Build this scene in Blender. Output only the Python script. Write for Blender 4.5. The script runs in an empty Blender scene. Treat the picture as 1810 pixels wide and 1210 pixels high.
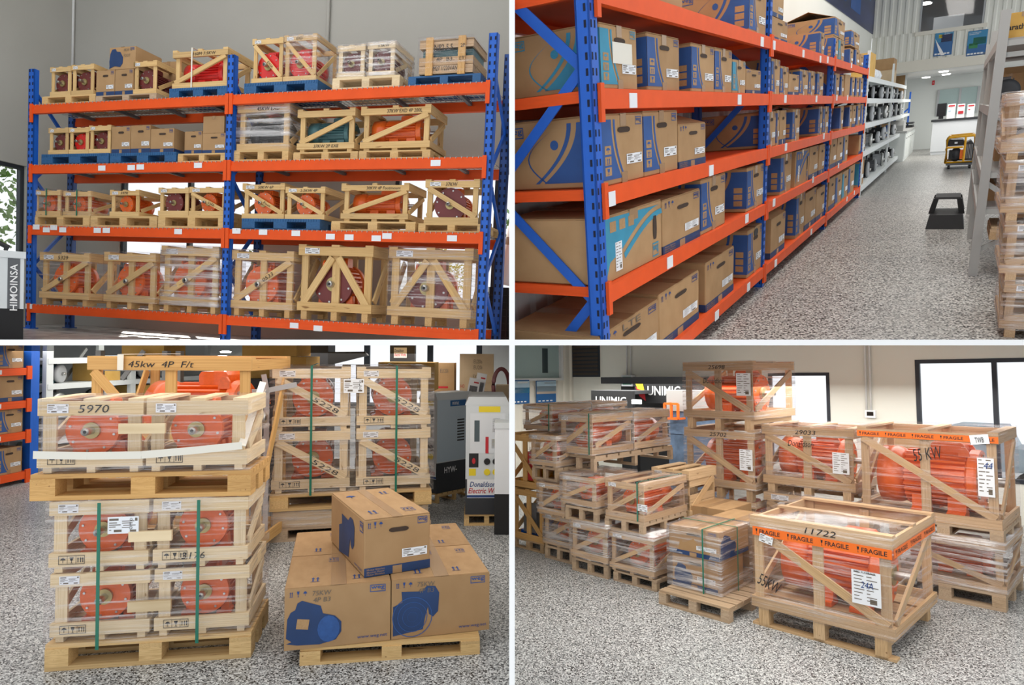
import bpy, bmesh, math, random
from mathutils import Matrix, Vector, noise
random.seed(7)
S = bpy.context.scene
COL = S.collection
# ------------------------------------------------------------------ camera, sky, sun, exposure
CZ = 3.0                                   # camera height in the world
FPX = 1150.0                               # focal length in pixels of the 1810 x 1210 frame
cd = bpy.data.cameras.new('camera'); cam = bpy.data.objects.new('camera', cd); COL.objects.link(cam)
cd.sensor_width = 36.0; cd.lens = 36.0 * FPX / 1810.0; cd.clip_start = 0.05; cd.clip_end = 400
cam.location = (0, 0, CZ); cam.rotation_euler = (math.pi / 2, 0, 0)
S.camera = cam
wd = bpy.data.worlds.new('sky'); S.world = wd; wd.use_nodes = True
bg = wd.node_tree.nodes['Background']
bg.inputs[0].default_value = (0.92, 0.96, 1.0, 1); bg.inputs[1].default_value = 1.0
sl = bpy.data.lights.new('sun', 'SUN'); sun = bpy.data.objects.new('sun', sl); COL.objects.link(sun)
sl.energy = 4.0; sl.angle = math.radians(1.0); sl.color = (1, .93, .82)
sun.rotation_euler = Vector((0.55, -1.0, -0.62)).to_track_quat('-Z', 'Y').to_euler()
S.view_settings.view_transform = 'Standard'; S.view_settings.look = 'None'
S.view_settings.gamma = 1.0; S.view_settings.use_curve_mapping = False
S.view_settings.exposure = 0.2
S.cycles.transparent_max_bounces = 24; S.cycles.max_bounces = 6; S.cycles.diffuse_bounces = 3; S.cycles.glossy_bounces = 2
# ------------------------------------------------------------------ the four bays of the cutaway hall
def rot3(p, y, r):
    p, y, r = (math.radians(a) for a in (p, y, r))
    cx, sx, cy, sy, cz, sz = math.cos(p), math.sin(p), math.cos(y), math.sin(y), math.cos(r), math.sin(r)
    Ry = Matrix(((cy, 0, sy), (0, 1, 0), (-sy, 0, cy))); Rx = Matrix(((1, 0, 0), (0, cx, -sx), (0, sx, cx)))
    Rz = Matrix(((cz, -sz, 0), (sz, cz, 0), (0, 0, 1)))
    return Rz @ Rx @ Ry
class Room:
    """local X along the bay, Y away from the viewer, Z up; M takes local to world"""
    def __init__(s, key, p, y, r, t):
        R = rot3(p, y, r); P = Matrix(((1, 0, 0), (0, 0, 1), (0, 1, 0)))
        Q = P @ R @ P
        s.key = key; s.M = Matrix.Translation((t[0], t[2], t[1] + CZ)) @ Q.to_4x4(); s.I = s.M.inverted()
    def on(s, px, py, ax, val):
        o = s.I @ cam.location; d = s.I.to_3x3() @ Vector(((px - 905) / FPX, 1, (605 - py) / FPX))
        return o + d * ((val - o[ax]) / d[ax])
_R = rot3(-2.719, 15.798, -2.828)
RA = Room('A', -2.719, 15.798, -2.828, Vector((-5.678, .552, 7.638)) + _R @ Vector((0, -.387, 0)))
RB = Room('B', -17.211, -55.371, 5.009, (.674, -.586, 4.457))
RC = Room('C', .8, 0, -.4, (0, -1.9, 0))
RD = Room('D', 2.85, 45.75, .41, (0, -2.2, 0))
# ------------------------------------------------------------------ materials
MATS = {}
def newmat(name):
    m = bpy.data.materials.new(name); m.use_nodes = True; MATS[name] = m
    nt = m.node_tree; return m, nt, nt.nodes['Principled BSDF']
def nd(nt, t, **k):
    n = nt.nodes.new(t)
    for a, v in k.items():
        if a == 'op': n.operation = v
        else: setattr(n, a, v)
    return n
def ramp(nt, fac, stops):
    r = nt.nodes.new('ShaderNodeValToRGB'); nt.links.new(fac, r.inputs[0])
    while len(r.color_ramp.elements) < len(stops): r.color_ramp.elements.new(.5)
    for e, (p, c) in zip(r.color_ramp.elements, stops): e.position = p; e.color = (*c, 1)
    return r.outputs[0]
def noise_fac(nt, scale, detail=3, vec=(1, 1, 1), coord='Object', rand=False, rough=.5):
    tc = nt.nodes.new('ShaderNodeTexCoord'); mp = nt.nodes.new('ShaderNodeMapping')
    nt.links.new(tc.outputs[coord], mp.inputs[0]); mp.inputs['Scale'].default_value = vec
    if rand:
        oi = nt.nodes.new('ShaderNodeObjectInfo'); cm = nt.nodes.new('ShaderNodeMath'); cm.operation = 'MULTIPLY'
        cm.inputs[1].default_value = 37.0; nt.links.new(oi.outputs['Random'], cm.inputs[0]); nt.links.new(cm.outputs[0], mp.inputs['Location'])
    n = nt.nodes.new('ShaderNodeTexNoise'); n.inputs['Scale'].default_value = scale; n.inputs['Detail'].default_value = detail
    n.inputs['Roughness'].default_value = rough
    nt.links.new(mp.outputs[0], n.inputs['Vector']); return n.outputs['Fac']
def bump(nt, fac, bs, strength=.3, dist=.01):
    b = nt.nodes.new('ShaderNodeBump'); b.inputs['Strength'].default_value = strength; b.inputs['Distance'].default_value = dist
    nt.links.new(fac, b.inputs['Height']); nt.links.new(b.outputs[0], bs.inputs['Normal'])
def mix(nt, fac, a, b, mode='MIX'):
    m = nt.nodes.new('ShaderNodeMix'); m.data_type = 'RGBA'; m.blend_type = mode
    if isinstance(fac, float): m.inputs[0].default_value = fac
    else: nt.links.new(fac, m.inputs[0])
    for s, v in ((6, a), (7, b)):
        if isinstance(v, tuple): m.inputs[s].default_value = (*v, 1)
        else: nt.links.new(v, m.inputs[s])
    return m.outputs[2]
def plain(name, col, rough=.5, metal=0, spec=None, vary=.0, coat=0):
    m, nt, bs = newmat(name)
    bs.inputs['Base Color'].default_value = (*col, 1); bs.inputs['Roughness'].default_value = rough; bs.inputs['Metallic'].default_value = metal
    if coat: bs.inputs['Coat Weight'].default_value = coat
    if vary:
        f = noise_fac(nt, 6, 3, rand=True); d = tuple(c * (1 - vary) for c in col); l = tuple(min(1, c * (1 + vary)) for c in col)
        nt.links.new(ramp(nt, f, [(.3, d), (.7, l)]), bs.inputs['Base Color'])
    return m
def wood(name, dark, light, knot):
    m, nt, bs = newmat(name)
    g = noise_fac(nt, 1.0, 4, (1.6, 11, 11), rand=True)
    c = ramp(nt, g, [(.25, dark), (.6, light)])
    k = noise_fac(nt, 1.0, 1, (5.5, 2.6, 2.6), rand=True)
    kf = ramp(nt, k, [(.72, (0, 0, 0)), (.80, (1, 1, 1))])
    c = mix(nt, kf, c, knot)
    oi = nt.nodes.new('ShaderNodeObjectInfo')
    v = ramp(nt, oi.outputs['Random'], [(0, (.78, .76, .74)), (.5, (1, 1, 1)), (1, (.9, .86, .78))])
    nt.links.new(mix(nt, 1.0, c, v, 'MULTIPLY'), bs.inputs['Base Color']); bs.inputs['Roughness'].default_value = .75
    bump(nt, g, bs, .12, .01); return m
wood('pine', (.57, .35, .135), (.77, .53, .245), (.30, .15, .05))
wood('pine_mid', (.48, .31, .155), (.66, .46, .265), (.26, .14, .06))
wood('pine_pale', (.68, .51, .29), (.85, .69, .45), (.42, .26, .12))
wood('pine_aged', (.42, .27, .14), (.62, .43, .26), (.25, .13, .06))
wood('pine_amber', (.56, .30, .09), (.74, .44, .16), (.28, .12, .04))
wood('pine_worn', (.36, .25, .16), (.55, .41, .28), (.2, .12, .07))
def card(name, a, b):
    m, nt, bs = newmat(name)
    f = noise_fac(nt, 5, 4, rand=True); oi = nt.nodes.new('ShaderNodeObjectInfo')
    c = ramp(nt, f, [(.3, a), (.7, b)]); v = ramp(nt, oi.outputs['Random'], [(0, (.86, .85, .84)), (1, (1, 1, 1))])
    nt.links.new(mix(nt, 1.0, c, v, 'MULTIPLY'), bs.inputs['Base Color']); bs.inputs['Roughness'].default_value = .8
    return m
card('cardboard', (.40, .235, .105), (.465, .285, .135))
card('cardboard_flap', (.46, .30, .16), (.55, .36, .20))
card('cardboard_yellow', (.62, .36, .08), (.70, .43, .12))
card('cardboard_pale', (.60, .45, .28), (.68, .52, .34))
plain('card_dark', (.05, .03, .02), .9)
plain('tape', (.36, .22, .11), .25)
plain('print_blue', (.022, .085, .28), .6, vary=.12)
plain('print_navy', (.012, .042, .135), .6, vary=.12)
plain('print_teal', (.035, .27, .42), .6, vary=.1)
plain('ink', (.015, .015, .018), .7); plain('ink_blue', (.02, .06, .22), .7); plain('ink_red', (.55, .02, .03), .6)
plain('ink_soft', (.16, .13, .10), .8)
plain('paper', (.82, .84, .87), .55); plain('paper_blue', (.60, .70, .84), .5)
plain('orange_paint', (.80, .13, .012), .38, coat=.3, vary=.08)
plain('red_paint', (.72, .015, .012), .35, coat=.3); plain('maroon_paint', (.17, .03, .028), .45)
plain('teal_paint', (.07, .17, .18), .4); plain('grey_paint', (.12, .12, .125), .45, vary=.2); plain('grey_light', (.42, .43, .44), .45)
plain('dark_wrap_load', (.03, .03, .033), .4)
plain('steel', (.55, .55, .53), .35, 1.0); plain('brass', (.45, .36, .16), .4, .8); plain('galv', (.50, .51, .50), .45, .6)
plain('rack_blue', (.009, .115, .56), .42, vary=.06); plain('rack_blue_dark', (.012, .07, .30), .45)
plain('rack_orange', (.80, .095, .014), .5, vary=.05); MATS['rack_orange'].node_tree.nodes['Principled BSDF'].inputs['Specular IOR Level'].default_value = .25; plain('slot_dark', (.004, .008, .03), .8)
plain('rack_grey', (.40, .40, .385), .5); plain('shelf_white', (.74, .77, .76), .5); plain('particle', (.34, .32, .3), .7)
plain('pallet_blue', (.02, .105, .26), .55, vary=.15)
plain('strap_white', (.78, .75, .66), .6); plain('strap_green', (.01, .16, .10), .35); plain('strap_grey', (.45, .45, .46), .6)
plain('black', (.011, .011, .012), .5); plain('black_matte', (.012, .012, .013), .8); plain('charcoal', (.035, .037, .042), .55)
plain('white', (.85, .85, .85), .6); plain('panel_white', (.74, .76, .78), .5); plain('gen_grey', (.66, .69, .70), .45)
plain('gen_blue', (.56, .66, .74), .4); plain('gen_stripe', (.10, .105, .115), .5); plain('yellow_paint', (.85, .42, .01), .4); plain('yellow', (.86, .66, .02), .5)
plain('green_sign', (.015, .22, .13), .5); plain('red_sign', (.6, .02, .03), .5); plain('tape_orange', (.85, .16, .01), .4)
plain('partition', (.98, .98, .97), .9)
plain('frame_dark', (.018, .024, .035), .5); plain('wall_cream', (.78, .74, .64), .85); plain('wall_white', (.72, .73, .72), .85)
plain('fibre_blue', (.10, .15, .23), .9, vary=.35); plain('lamp_white', (.9, .9, .9), .4)
plain('poster_blue', (.01, .11, .32), .4); plain('poster_teal', (.02, .22, .42), .4); plain('poster_green', (.03, .22, .08), .5); plain('poster_pale', (.45, .62, .75), .5)
plain('poster_dark', (.01, .02, .09), .4, vary=.5); plain('poster_orange', (.8, .28, .12), .5); plain('poster_sand', (.52, .42, .34), .5)
plain('leaf', (.10, .19, .05), .8, vary=.5); plain('leaf_yellow', (.45, .36, .04), .8, vary=.3); plain('bark', (.13, .09, .06), .9)
plain('grass', (.25, .34, .12), .9, vary=.2); plain('asphalt', (.22, .22, .23), .9); plain('sky_cyan', (.08, .55, .68), .5)
plain('cable_red', (.16, .03, .035), .6); plain('desk_top', (.03, .032, .035), .4); plain('screen_black', (.008, .008, .009), .2)
plain('brown_blind', (.06, .045, .035), .7); plain('cabinet_white', (.74, .77, .74), .5)
def emis(name, col, st):
    m, nt, bs = newmat(name); bs.inputs['Emission Color'].default_value = (*col, 1); bs.inputs['Emission Strength'].default_value = st
    bs.inputs['Base Color'].default_value = (*col, 1); return m
emis('lamp_glow', (1, .98, .94), 6.0)
def speckle(name, base, pale, dark, scale, share=(.26, .66)):
    """decorative flake floor: small chips, each of one tone"""
    m, nt, bs = newmat(name)
    tc = nt.nodes.new('ShaderNodeTexCoord'); vo = nt.nodes.new('ShaderNodeTexVoronoi'); vo.inputs['Scale'].default_value = scale
    nt.links.new(tc.outputs['Object'], vo.inputs['Vector']); sp = nt.nodes.new('ShaderNodeSeparateColor'); nt.links.new(vo.outputs['Color'], sp.inputs[0])
    a, b = share; c = ramp(nt, sp.outputs[0], [(a - .08, dark), (a + .04, base), (b - .06, base), (b + .1, pale)])
    v = ramp(nt, noise_fac(nt, .6, 3), [(.3, (.88, .88, .9)), (.7, (1, 1, 1))])
    nt.links.new(mix(nt, 1.0, c, v, 'MULTIPLY'), bs.inputs['Base Color']); bs.inputs['Roughness'].default_value = .34
    bs.inputs['Specular IOR Level'].default_value = .4
    return m
speckle('floor_flake', (.33, .34, .335), (.72, .73, .71), (.012, .013, .015), 115)
speckle('floor_flake_fine', (.33, .32, .295), (.62, .605, .565), (.035, .032, .03), 66)
speckle('floor_concrete', (.33, .31, .29), (.44, .42, .39), (.22, .205, .19), 9)
def wallmat(name, a, b):
    m, nt, bs = newmat(name); f = noise_fac(nt, .7, 3)
    nt.links.new(ramp(nt, f, [(.3, a), (.7, b)]), bs.inputs['Base Color']); bs.inputs['Roughness'].default_value = .9
    bump(nt, noise_fac(nt, 60, 2), bs, .05, .01); return m
wallmat('wall_grey', (.41, .40, .365), (.445, .435, .40)); wallmat('wall_cream_b', (.76, .755, .68), (.80, .795, .725))
def wrapmat(name, haze, vec, lo, hi):
    """stretch film: mostly clear, milky and glossy along its creases"""
    m, nt, bs = newmat(name); nt.nodes.remove(bs); out = nt.nodes['Material Output']
    f = noise_fac(nt, 1.0, 5, vec, rand=True, rough=.65); g = noise_fac(nt, 3.0, 2, rand=True)
    fac = nt.nodes.new('ShaderNodeMapRange'); nt.links.new(f, fac.inputs[0])
    fac.inputs[1].default_value = lo; fac.inputs[2].default_value = hi; fac.inputs[3].default_value = haze * .25; fac.inputs[4].default_value = min(.88, haze * 3.0)
    tr = nt.nodes.new('ShaderNodeBsdfTransparent'); tr.inputs[0].default_value = (.97, .96, .97, 1)
    df = nt.nodes.new('ShaderNodeBsdfDiffuse'); df.inputs[0].default_value = (.80, .77, .77, 1)
    tl = nt.nodes.new('ShaderNodeBsdfTranslucent'); tl.inputs[0].default_value = (.8, .77, .77, 1)
    gl = nt.nodes.new('ShaderNodeBsdfGlossy'); gl.inputs[0].default_value = (1, 1, 1, 1); gl.inputs['Roughness'].default_value = .16
    b = nt.nodes.new('ShaderNodeBump'); b.inputs['Strength'].default_value = .9; b.inputs['Distance'].default_value = .02
    nt.links.new(f, b.inputs['Height']); nt.links.new(b.outputs[0], gl.inputs['Normal'])
    def ms(fv, a, c):
        x = nt.nodes.new('ShaderNodeMixShader')
        if isinstance(fv, float): x.inputs[0].default_value = fv
        else: nt.links.new(fv, x.inputs[0])
        nt.links.new(a, x.inputs[1]); nt.links.new(c, x.inputs[2]); return x.outputs[0]
    milky = ms(.4, df.outputs[0], tl.outputs[0]); film = ms(.42, milky, gl.outputs[0])
    nt.links.new(ms(fac.outputs[0], tr.outputs[0], film), out.inputs[0]); return m
wrapmat('film', .19, (1.2, 1.2, 36), .50, .68); wrapmat('film_heavy', .28, (1.1, 1.1, 28), .46, .66); wrapmat('film_light', .12, (1.2, 1.2, 38), .52, .70)
def glass():
    m, nt, bs = newmat('glass'); nt.nodes.remove(bs); out = nt.nodes['Material Output']
    tr = nt.nodes.new('ShaderNodeBsdfTransparent'); gl = nt.nodes.new('ShaderNodeBsdfGlossy'); gl.inputs['Roughness'].default_value = .03
    x = nt.nodes.new('ShaderNodeMixShader'); x.inputs[0].default_value = .03; tr.inputs[0].default_value = (1, 1, 1, 1)
    nt.links.new(tr.outputs[0], x.inputs[1]); nt.links.new(gl.outputs[0], x.inputs[2]); nt.links.new(x.outputs[0], out.inputs[0])
    m2, nt, bs = newmat('glass_dark'); bs.inputs['Base Color'].default_value = (.05, .07, .075, 1); bs.inputs['Roughness'].default_value = .08
    m3, nt, bs = newmat('glass_green'); bs.inputs['Base Color'].default_value = (.36, .47, .46, 1); bs.inputs['Roughness'].default_value = .12
glass()
# ------------------------------------------------------------------ building blocks
W = {}        # world matrices
RM = {}       # bay of each object, for trimming at the partitions
def _link(o, M, room): COL.objects.link(o); W[o.name] = M; RM[o.name] = room
def thing(room, name, label, cat, loc=(0, 0, 0), yaw=0, group=None, R=None, scale=1):
    o = bpy.data.objects.new(name, None); o.empty_display_size = .1
    M = room.M @ Matrix.Translation(loc) @ (R.to_4x4() if R else Matrix.Rotation(math.radians(yaw), 4, 'Z')) @ Matrix.Scale(scale, 4)
    o.matrix_world = M; o['label'] = label; o['category'] = cat
    if group: o['group'] = group
    _link(o, M, room); return o
def part(par, name, me, mat, loc=(0, 0, 0), R=None, sc=(1, 1, 1), label=None):
    o = bpy.data.objects.new(name, me)
    if not me.materials: me.materials.append(None)
    B = Matrix.Translation(loc) @ (R.to_4x4() if R else Matrix.Identity(4)) @ Matrix.Diagonal((*sc, 1))
    o.parent = par; o.matrix_basis = B
    _link(o, W[par.name] @ B, RM[par.name])
    o.material_slots[0].link = 'OBJECT'; o.material_slots[0].material = MATS[mat]
    if label: o['label'] = label
    return o
def solo(room, name, me, mat, loc=(0, 0, 0), yaw=0, label=None, cat=None, kind=None, group=None, R=None):
    o = bpy.data.objects.new(name, me)
    if not me.materials: me.materials.append(None)
    M = room.M @ Matrix.Translation(loc) @ (R.to_4x4() if R else Matrix.Rotation(math.radians(yaw), 4, 'Z'))
    o.matrix_world = M; _link(o, M, room); o.material_slots[0].link = 'OBJECT'; o.material_slots[0].material = MATS[mat]
    if label: o['label'] = label
    if cat: o['category'] = cat
    if kind: o['kind'] = kind
    if group: o['group'] = group
    return o
class MB:
    def __init__(s): s.v = []; s.f = []
    def add(s, vs, fs):
        n = len(s.v); s.v += [tuple(p) for p in vs]; s.f += [tuple(i + n for i in q) for q in fs]; return s
    def box(s, a, b):
        x0, y0, z0 = a; x1, y1, z1 = b
        return s.add([(x0, y0, z0), (x1, y0, z0), (x1, y1, z0), (x0, y1, z0), (x0, y0, z1), (x1, y0, z1), (x1, y1, z1), (x0, y1, z1)],
                     [(3, 2, 1, 0), (4, 5, 6, 7), (0, 1, 5, 4), (1, 2, 6, 5), (2, 3, 7, 6), (3, 0, 4, 7)])
    def bar(s, p0, p1, w, t, up=(0, 0, 1)):
        p0 = Vector(p0); p1 = Vector(p1); d = (p1 - p0).normalized(); u = Vector(up); r = d.cross(u)
        if r.length < 1e-4: r = d.cross(Vector((1, 0, 0)))
        r.normalize(); u = r.cross(d); vs = []
        for q in (p0, p1):
            for a, b in ((-1, -1), (1, -1), (1, 1), (-1, 1)): vs.append(q + r * (a * w / 2) + u * (b * t / 2))
        return s.add(vs, [(3, 2, 1, 0), (4, 5, 6, 7), (0, 1, 5, 4), (1, 2, 6, 5), (2, 3, 7, 6), (3, 0, 4, 7)])
    def lathe(s, prof, n=20, ax='z', c=(0, 0, 0), cap=True):
        """prof: (radius, height) pairs"""
        vs = []; fs = []
        for r, h in prof:
            for i in range(n):
                a = 2 * math.pi * i / n; x, y = r * math.cos(a), r * math.sin(a)
                p = (x, y, h) if ax == 'z' else ((x, -h, y) if ax == 'y' else (h, x, y))
                vs.append((p[0] + c[0], p[1] + c[1], p[2] + c[2]))
        for k in range(len(prof) - 1):
            for i in range(n):
                j = (i + 1) % n; fs.append((k * n + i, k * n + j, (k + 1) * n + j, (k + 1) * n + i))
        if cap: fs.append(tuple(reversed(range(n)))); fs.append(tuple((len(prof) - 1) * n + i for i in range(n)))
        return s.add(vs, fs)
    def tube(s, pts, r, n=8):
        pts = [Vector(p) for p in pts]; vs = []; fs = []
        for k, p in enumerate(pts):
            d = (pts[min(k + 1, len(pts) - 1)] - pts[max(k - 1, 0)]).normalized()
            a = d.cross(Vector((0, 0, 1)))
            if a.length < 1e-3: a = d.cross(Vector((1, 0, 0)))
            a.normalize(); b = d.cross(a)
            for i in range(n): t = 2 * math.pi * i / n; vs.append(p + a * (r * math.cos(t)) + b * (r * math.sin(t)))
        for k in range(len(pts) - 1):
            for i in range(n): j = (i + 1) % n; fs.append((k * n + i, k * n + j, (k + 1) * n + j, (k + 1) * n + i))
        fs.append(tuple(range(n))); fs.append(tuple((len(pts) - 1) * n + i for i in range(n)))
        return s.add(vs, fs)
    def prism(s, poly, d, ax='y'):
        """poly in (x, z) extruded along +y by d (ax y), or (x, y) along z, or (y, z) along x"""
        n = len(poly)
        def P(a, b, t): return (a, t, b) if ax == 'y' else ((a, b, t) if ax == 'z' else (t, a, b))
        vs = [P(a, b, 0) for a, b in poly] + [P(a, b, d) for a, b in poly]
        fs = [tuple(range(n)), tuple(reversed(range(n, 2 * n)))] + [(i, n + i, n + (i + 1) % n, (i + 1) % n) for i in range(n)]
        return s.add(vs, fs)
    def mesh(s, name='m', smooth=False, fix=True):
        me = bpy.data.meshes.new(name); me.from_pydata(s.v, [], s.f); me.materials.append(None)
        if fix:
            b = bmesh.new(); b.from_mesh(me); bmesh.ops.recalc_face_normals(b, faces=b.faces); b.to_mesh(me); b.free()
        if smooth: me.polygons.foreach_set('use_smooth', [True] * len(me.polygons))
        return me
CUBE = MB().box((-.5, -.5, -.5), (.5, .5, .5)).mesh('block')
QUAD = MB().add([(0, 0, 0), (1, 0, 0), (1, 1, 0), (0, 1, 0)], [(0, 1, 2, 3)]).mesh('sheet', fix=False)
_l = MB()
for (a, b, c, d) in ((.05, .78, .35, .90), (.05, .62, .30, .67), (.05, .50, .42, .55), (.05, .38, .26, .43), (.46, .72, .86, .76), (.46, .60, .80, .64), (.5, .47, .9, .51), (.46, .34, .7, .38), (.88, .74, .96, .92), (.2, .1, .45, .24), (.72, .1, .92, .22), (.05, .2, .12, .24)):
    _l.add([(a, b, 0), (c, b, 0), (c, d, 0), (a, d, 0)], [(0, 1, 2, 3)])
LINES = _l.mesh('label_lines', fix=False)
_l = MB()
for k in range(9):
    for a, b in ((.08, .08 + (.2, .34, .28, .4, .22, .36, .3, .18, .26)[k]), (.52, .52 + (.3, .18, .36, .2, .4, .24, .12, .34, .3)[k])): _l.add([(a, .93 - k * .1, 0), (b, .93 - k * .1, 0), (b, .955 - k * .1, 0), (a, .955 - k * .1, 0)], [(3, 2, 1, 0)])
_l.add([(.62, .06, 0), (.86, .06, 0), (.86, .2, 0), (.62, .2, 0)], [(0, 1, 2, 3)]); ROWS = _l.mesh('label_rows', fix=False)
def bx(par, name, a, b, mat, label=None):
    """one board or block, its grain along its longest side"""
    d = [abs(b[i] - a[i]) for i in range(3)]; c = [(a[i] + b[i]) / 2 for i in range(3)]
    k = d.index(max(d))
    if k == 0: R = None; sc = d
    elif k == 1: R = Matrix(((0, -1, 0), (1, 0, 0), (0, 0, 1))); sc = (d[1], d[0], d[2])
    else: R = Matrix(((0, 0, -1), (0, 1, 0), (1, 0, 0))); sc = (d[2], d[1], d[0])
    return part(par, name, CUBE, mat, c, R, sc, label)
def bar(par, name, p0, p1, w, t, mat, nrm=(0, -1, 0), label=None):
    """board from p0 to p1, w wide in the plane, t thick along nrm"""
    p0 = Vector(p0); p1 = Vector(p1); x = (p1 - p0); L = x.length; x.normalize(); z = Vector(nrm); y = z.cross(x).normalized(); z = x.cross(y)
    return part(par, name, CUBE, mat, (p0 + p1) / 2, Matrix((x, y, z)).transposed(), (L, w, t), label)
_tc = {}
def textmesh(s, shear=0.0, bold=0.0):
    k = (s, shear, bold)
    if k not in _tc:
        c = bpy.data.curves.new('t', 'FONT'); c.body = s; c.shear = shear; c.offset = bold; c.resolution_u = 2
        o = bpy.data.objects.new('t', c); COL.objects.link(o)
        bpy.context.view_layer.update()
        me = bpy.data.meshes.new_from_object(o.evaluated_get(bpy.context.evaluated_depsgraph_get()))
        bpy.data.objects.remove(o); bpy.data.curves.remove(c); me.name = 'lettering'
        xs = [v.co.x for v in me.vertices]; ys = [v.co.y for v in me.vertices]
        x0, x1, y0, y1 = min(xs), max(xs), min(ys), max(ys)
        for v in me.vertices: v.co.x = (v.co.x - x0) / (x1 - x0); v.co.y = (v.co.y - y0) / (y1 - y0); v.co.z = 0
        me.materials.clear(); me.materials.append(None)
        _tc[k] = me
    return _tc[k]
def face(w, d, h, f):
    """origin, u, v, n of a face of a box standing on its base centre"""
    V = Vector
    return {'F': (V((-w / 2, -d / 2, 0)), V((1, 0, 0)), V((0, 0, 1)), w, h), 'L': (V((-w / 2, d / 2, 0)), V((0, -1, 0)), V((0, 0, 1)), d, h),
            'R': (V((w / 2, -d / 2, 0)), V((0, 1, 0)), V((0, 0, 1)), d, h), 'T': (V((-w / 2, -d / 2, h)), V((1, 0, 0)), V((0, 1, 0)), w, d)}[f]
def _fr(fc): o, u, v = fc[:3]; n = u.cross(v); return o, u, v, n, Matrix((u, v, n)).transposed()
def rect(par, name, fc, u0, v0, u1, v1, mat, off=.002, me=None, turn=0, label=None):
    """a flat sheet on a face, in metres from the face's lower left corner"""
    o, u, v, n, R = _fr(fc)
    if turn:
        c = Vector(((u0 + u1) / 2, (v0 + v1) / 2)); T = Matrix.Rotation(math.radians(turn), 3, 'Z')
        a = T @ Vector((u0 - c.x, v0 - c.y, 0)); return part(par, name, me or QUAD, mat, o + u * (c.x + a.x) + v * (c.y + a.y) + n * off, R @ T, (u1 - u0, v1 - v0, 1), label)
    return part(par, name, me or QUAD, mat, o + u * u0 + v * v0 + n * off, R, (u1 - u0, v1 - v0, 1), label)
def poly(par, name, fc, pts, mat, off=.002, label=None):
    o, u, v, n, R = _fr(fc)
    me = MB().add([(a, b, 0) for a, b in pts], [tuple(range(len(pts)))]).mesh('print', fix=False)
    return part(par, name, me, mat, o + n * off, R, (1, 1, 1), label)
def words(par, fc, s, u0, v0, w, h, mat='ink', off=.004, turn=0, shear=0.0, name='lettering', bold=0.0):
    return rect(par, name, fc, u0, v0, u0 + w, v0 + h, mat, off, textmesh(s, shear, bold), turn)
def sticker(par, fc, u0, v0, w, h, mat='paper', off=.003, turn=0, lines=True):
    o = rect(par, 'label', fc, u0, v0, u0 + w, v0 + h, mat, off, turn=turn)
    if lines: part(o, 'label_print', LINES if w < .3 and h < w else ROWS, 'ink_soft', (0, 0, .001))['kind'] = 'stuff'
    return o
def logo_mesh():
    m = MB(); t = textmesh('weg', 0, .012)
    m.add([(.06 + .88 * v.co.x, .24 + .56 * v.co.y, 0) for v in t.vertices], [tuple(p.vertices) for p in t.polygons])
    for a, b, c, d in ((0, .9, 1, 1), (0, 0, 1, .1), (0, .1, .04, .9), (.96, .1, 1, .9)): m.add([(a, b, 0), (c, b, 0), (c, d, 0), (a, d, 0)], [(0, 1, 2, 3)])
    return m.mesh('logo', fix=False)
LOGO = logo_mesh()
def sym(kind):
    m = MB(); q = lambda a, b, c, d: m.add([(a, b, 0), (c, b, 0), (c, d, 0), (a, d, 0)], [(0, 1, 2, 3)])
    if kind == 'up':
        for x in (.25, .65): q(x, .1, x + .12, .7); m.add([(x - .1, .65, 0), (x + .22, .65, 0), (x + .06, .92, 0)], [(0, 1, 2)])
        q(.1, 0, .9, .06)
    elif kind == 'glass': m.add([(.2, .95, 0), (.3, .5, 0), (.45, .4, 0), (.45, .1, 0), (.25, 0, 0), (.75, 0, 0), (.55, .1, 0), (.55, .4, 0), (.7, .5, 0), (.8, .95, 0)], [tuple(range(10))])
    elif kind == 'rain':
        m.add([(.05, .5, 0), (.2, .78, 0), (.5, .92, 0), (.8, .78, 0), (.95, .5, 0)], [(4, 3, 2, 1, 0)]); q(.46, .1, .54, .5)
    elif kind == 'frame':
        for a, b, c, d in ((0, 0, 1, .06), (0, .94, 1, 1), (0, 0, .02, 1), (.98, 0, 1, 1), (.33, 0, .345, 1), (.66, 0, .675, 1)): q(a, b, c, d)
        m.add([(.06, .5, 0), (.11, .7, 0), (.17, .78, 0), (.23, .7, 0), (.28, .5, 0)], [(4, 3, 2, 1, 0)]); q(.16, .18, .18, .5)
        m.add([(.42, .8, 0), (.46, .45, 0), (.49, .4, 0), (.49, .2, 0), (.44, .14, 0), (.56, .14, 0), (.51, .2, 0), (.51, .4, 0), (.54, .45, 0), (.58, .8, 0)], [tuple(range(10))])
        for x in (.73, .83, .91): q(x, .2, x + .03, .6); m.add([(x - .02, .58, 0), (x + .05, .58, 0), (x + .015, .82, 0)], [(0, 1, 2)])
    return m.mesh('symbol', fix=False)
SYM = {k: sym(k) for k in ('up', 'glass', 'rain', 'frame')}
def slot_mesh():
    m = MB(); pts = []
    for i in range(13): a = math.pi / 2 + math.pi * i / 12; pts.append((.22 + .22 * math.cos(a), .5 + .5 * math.sin(a), 0))
    for i in range(13): a = -math.pi / 2 + math.pi * i / 12; pts.append((.78 + .22 * math.cos(a), .5 + .5 * math.sin(a), 0))
    return m.add(pts, [tuple(range(26))]).mesh('slot', fix=False)
SLOT = slot_mesh()
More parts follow.
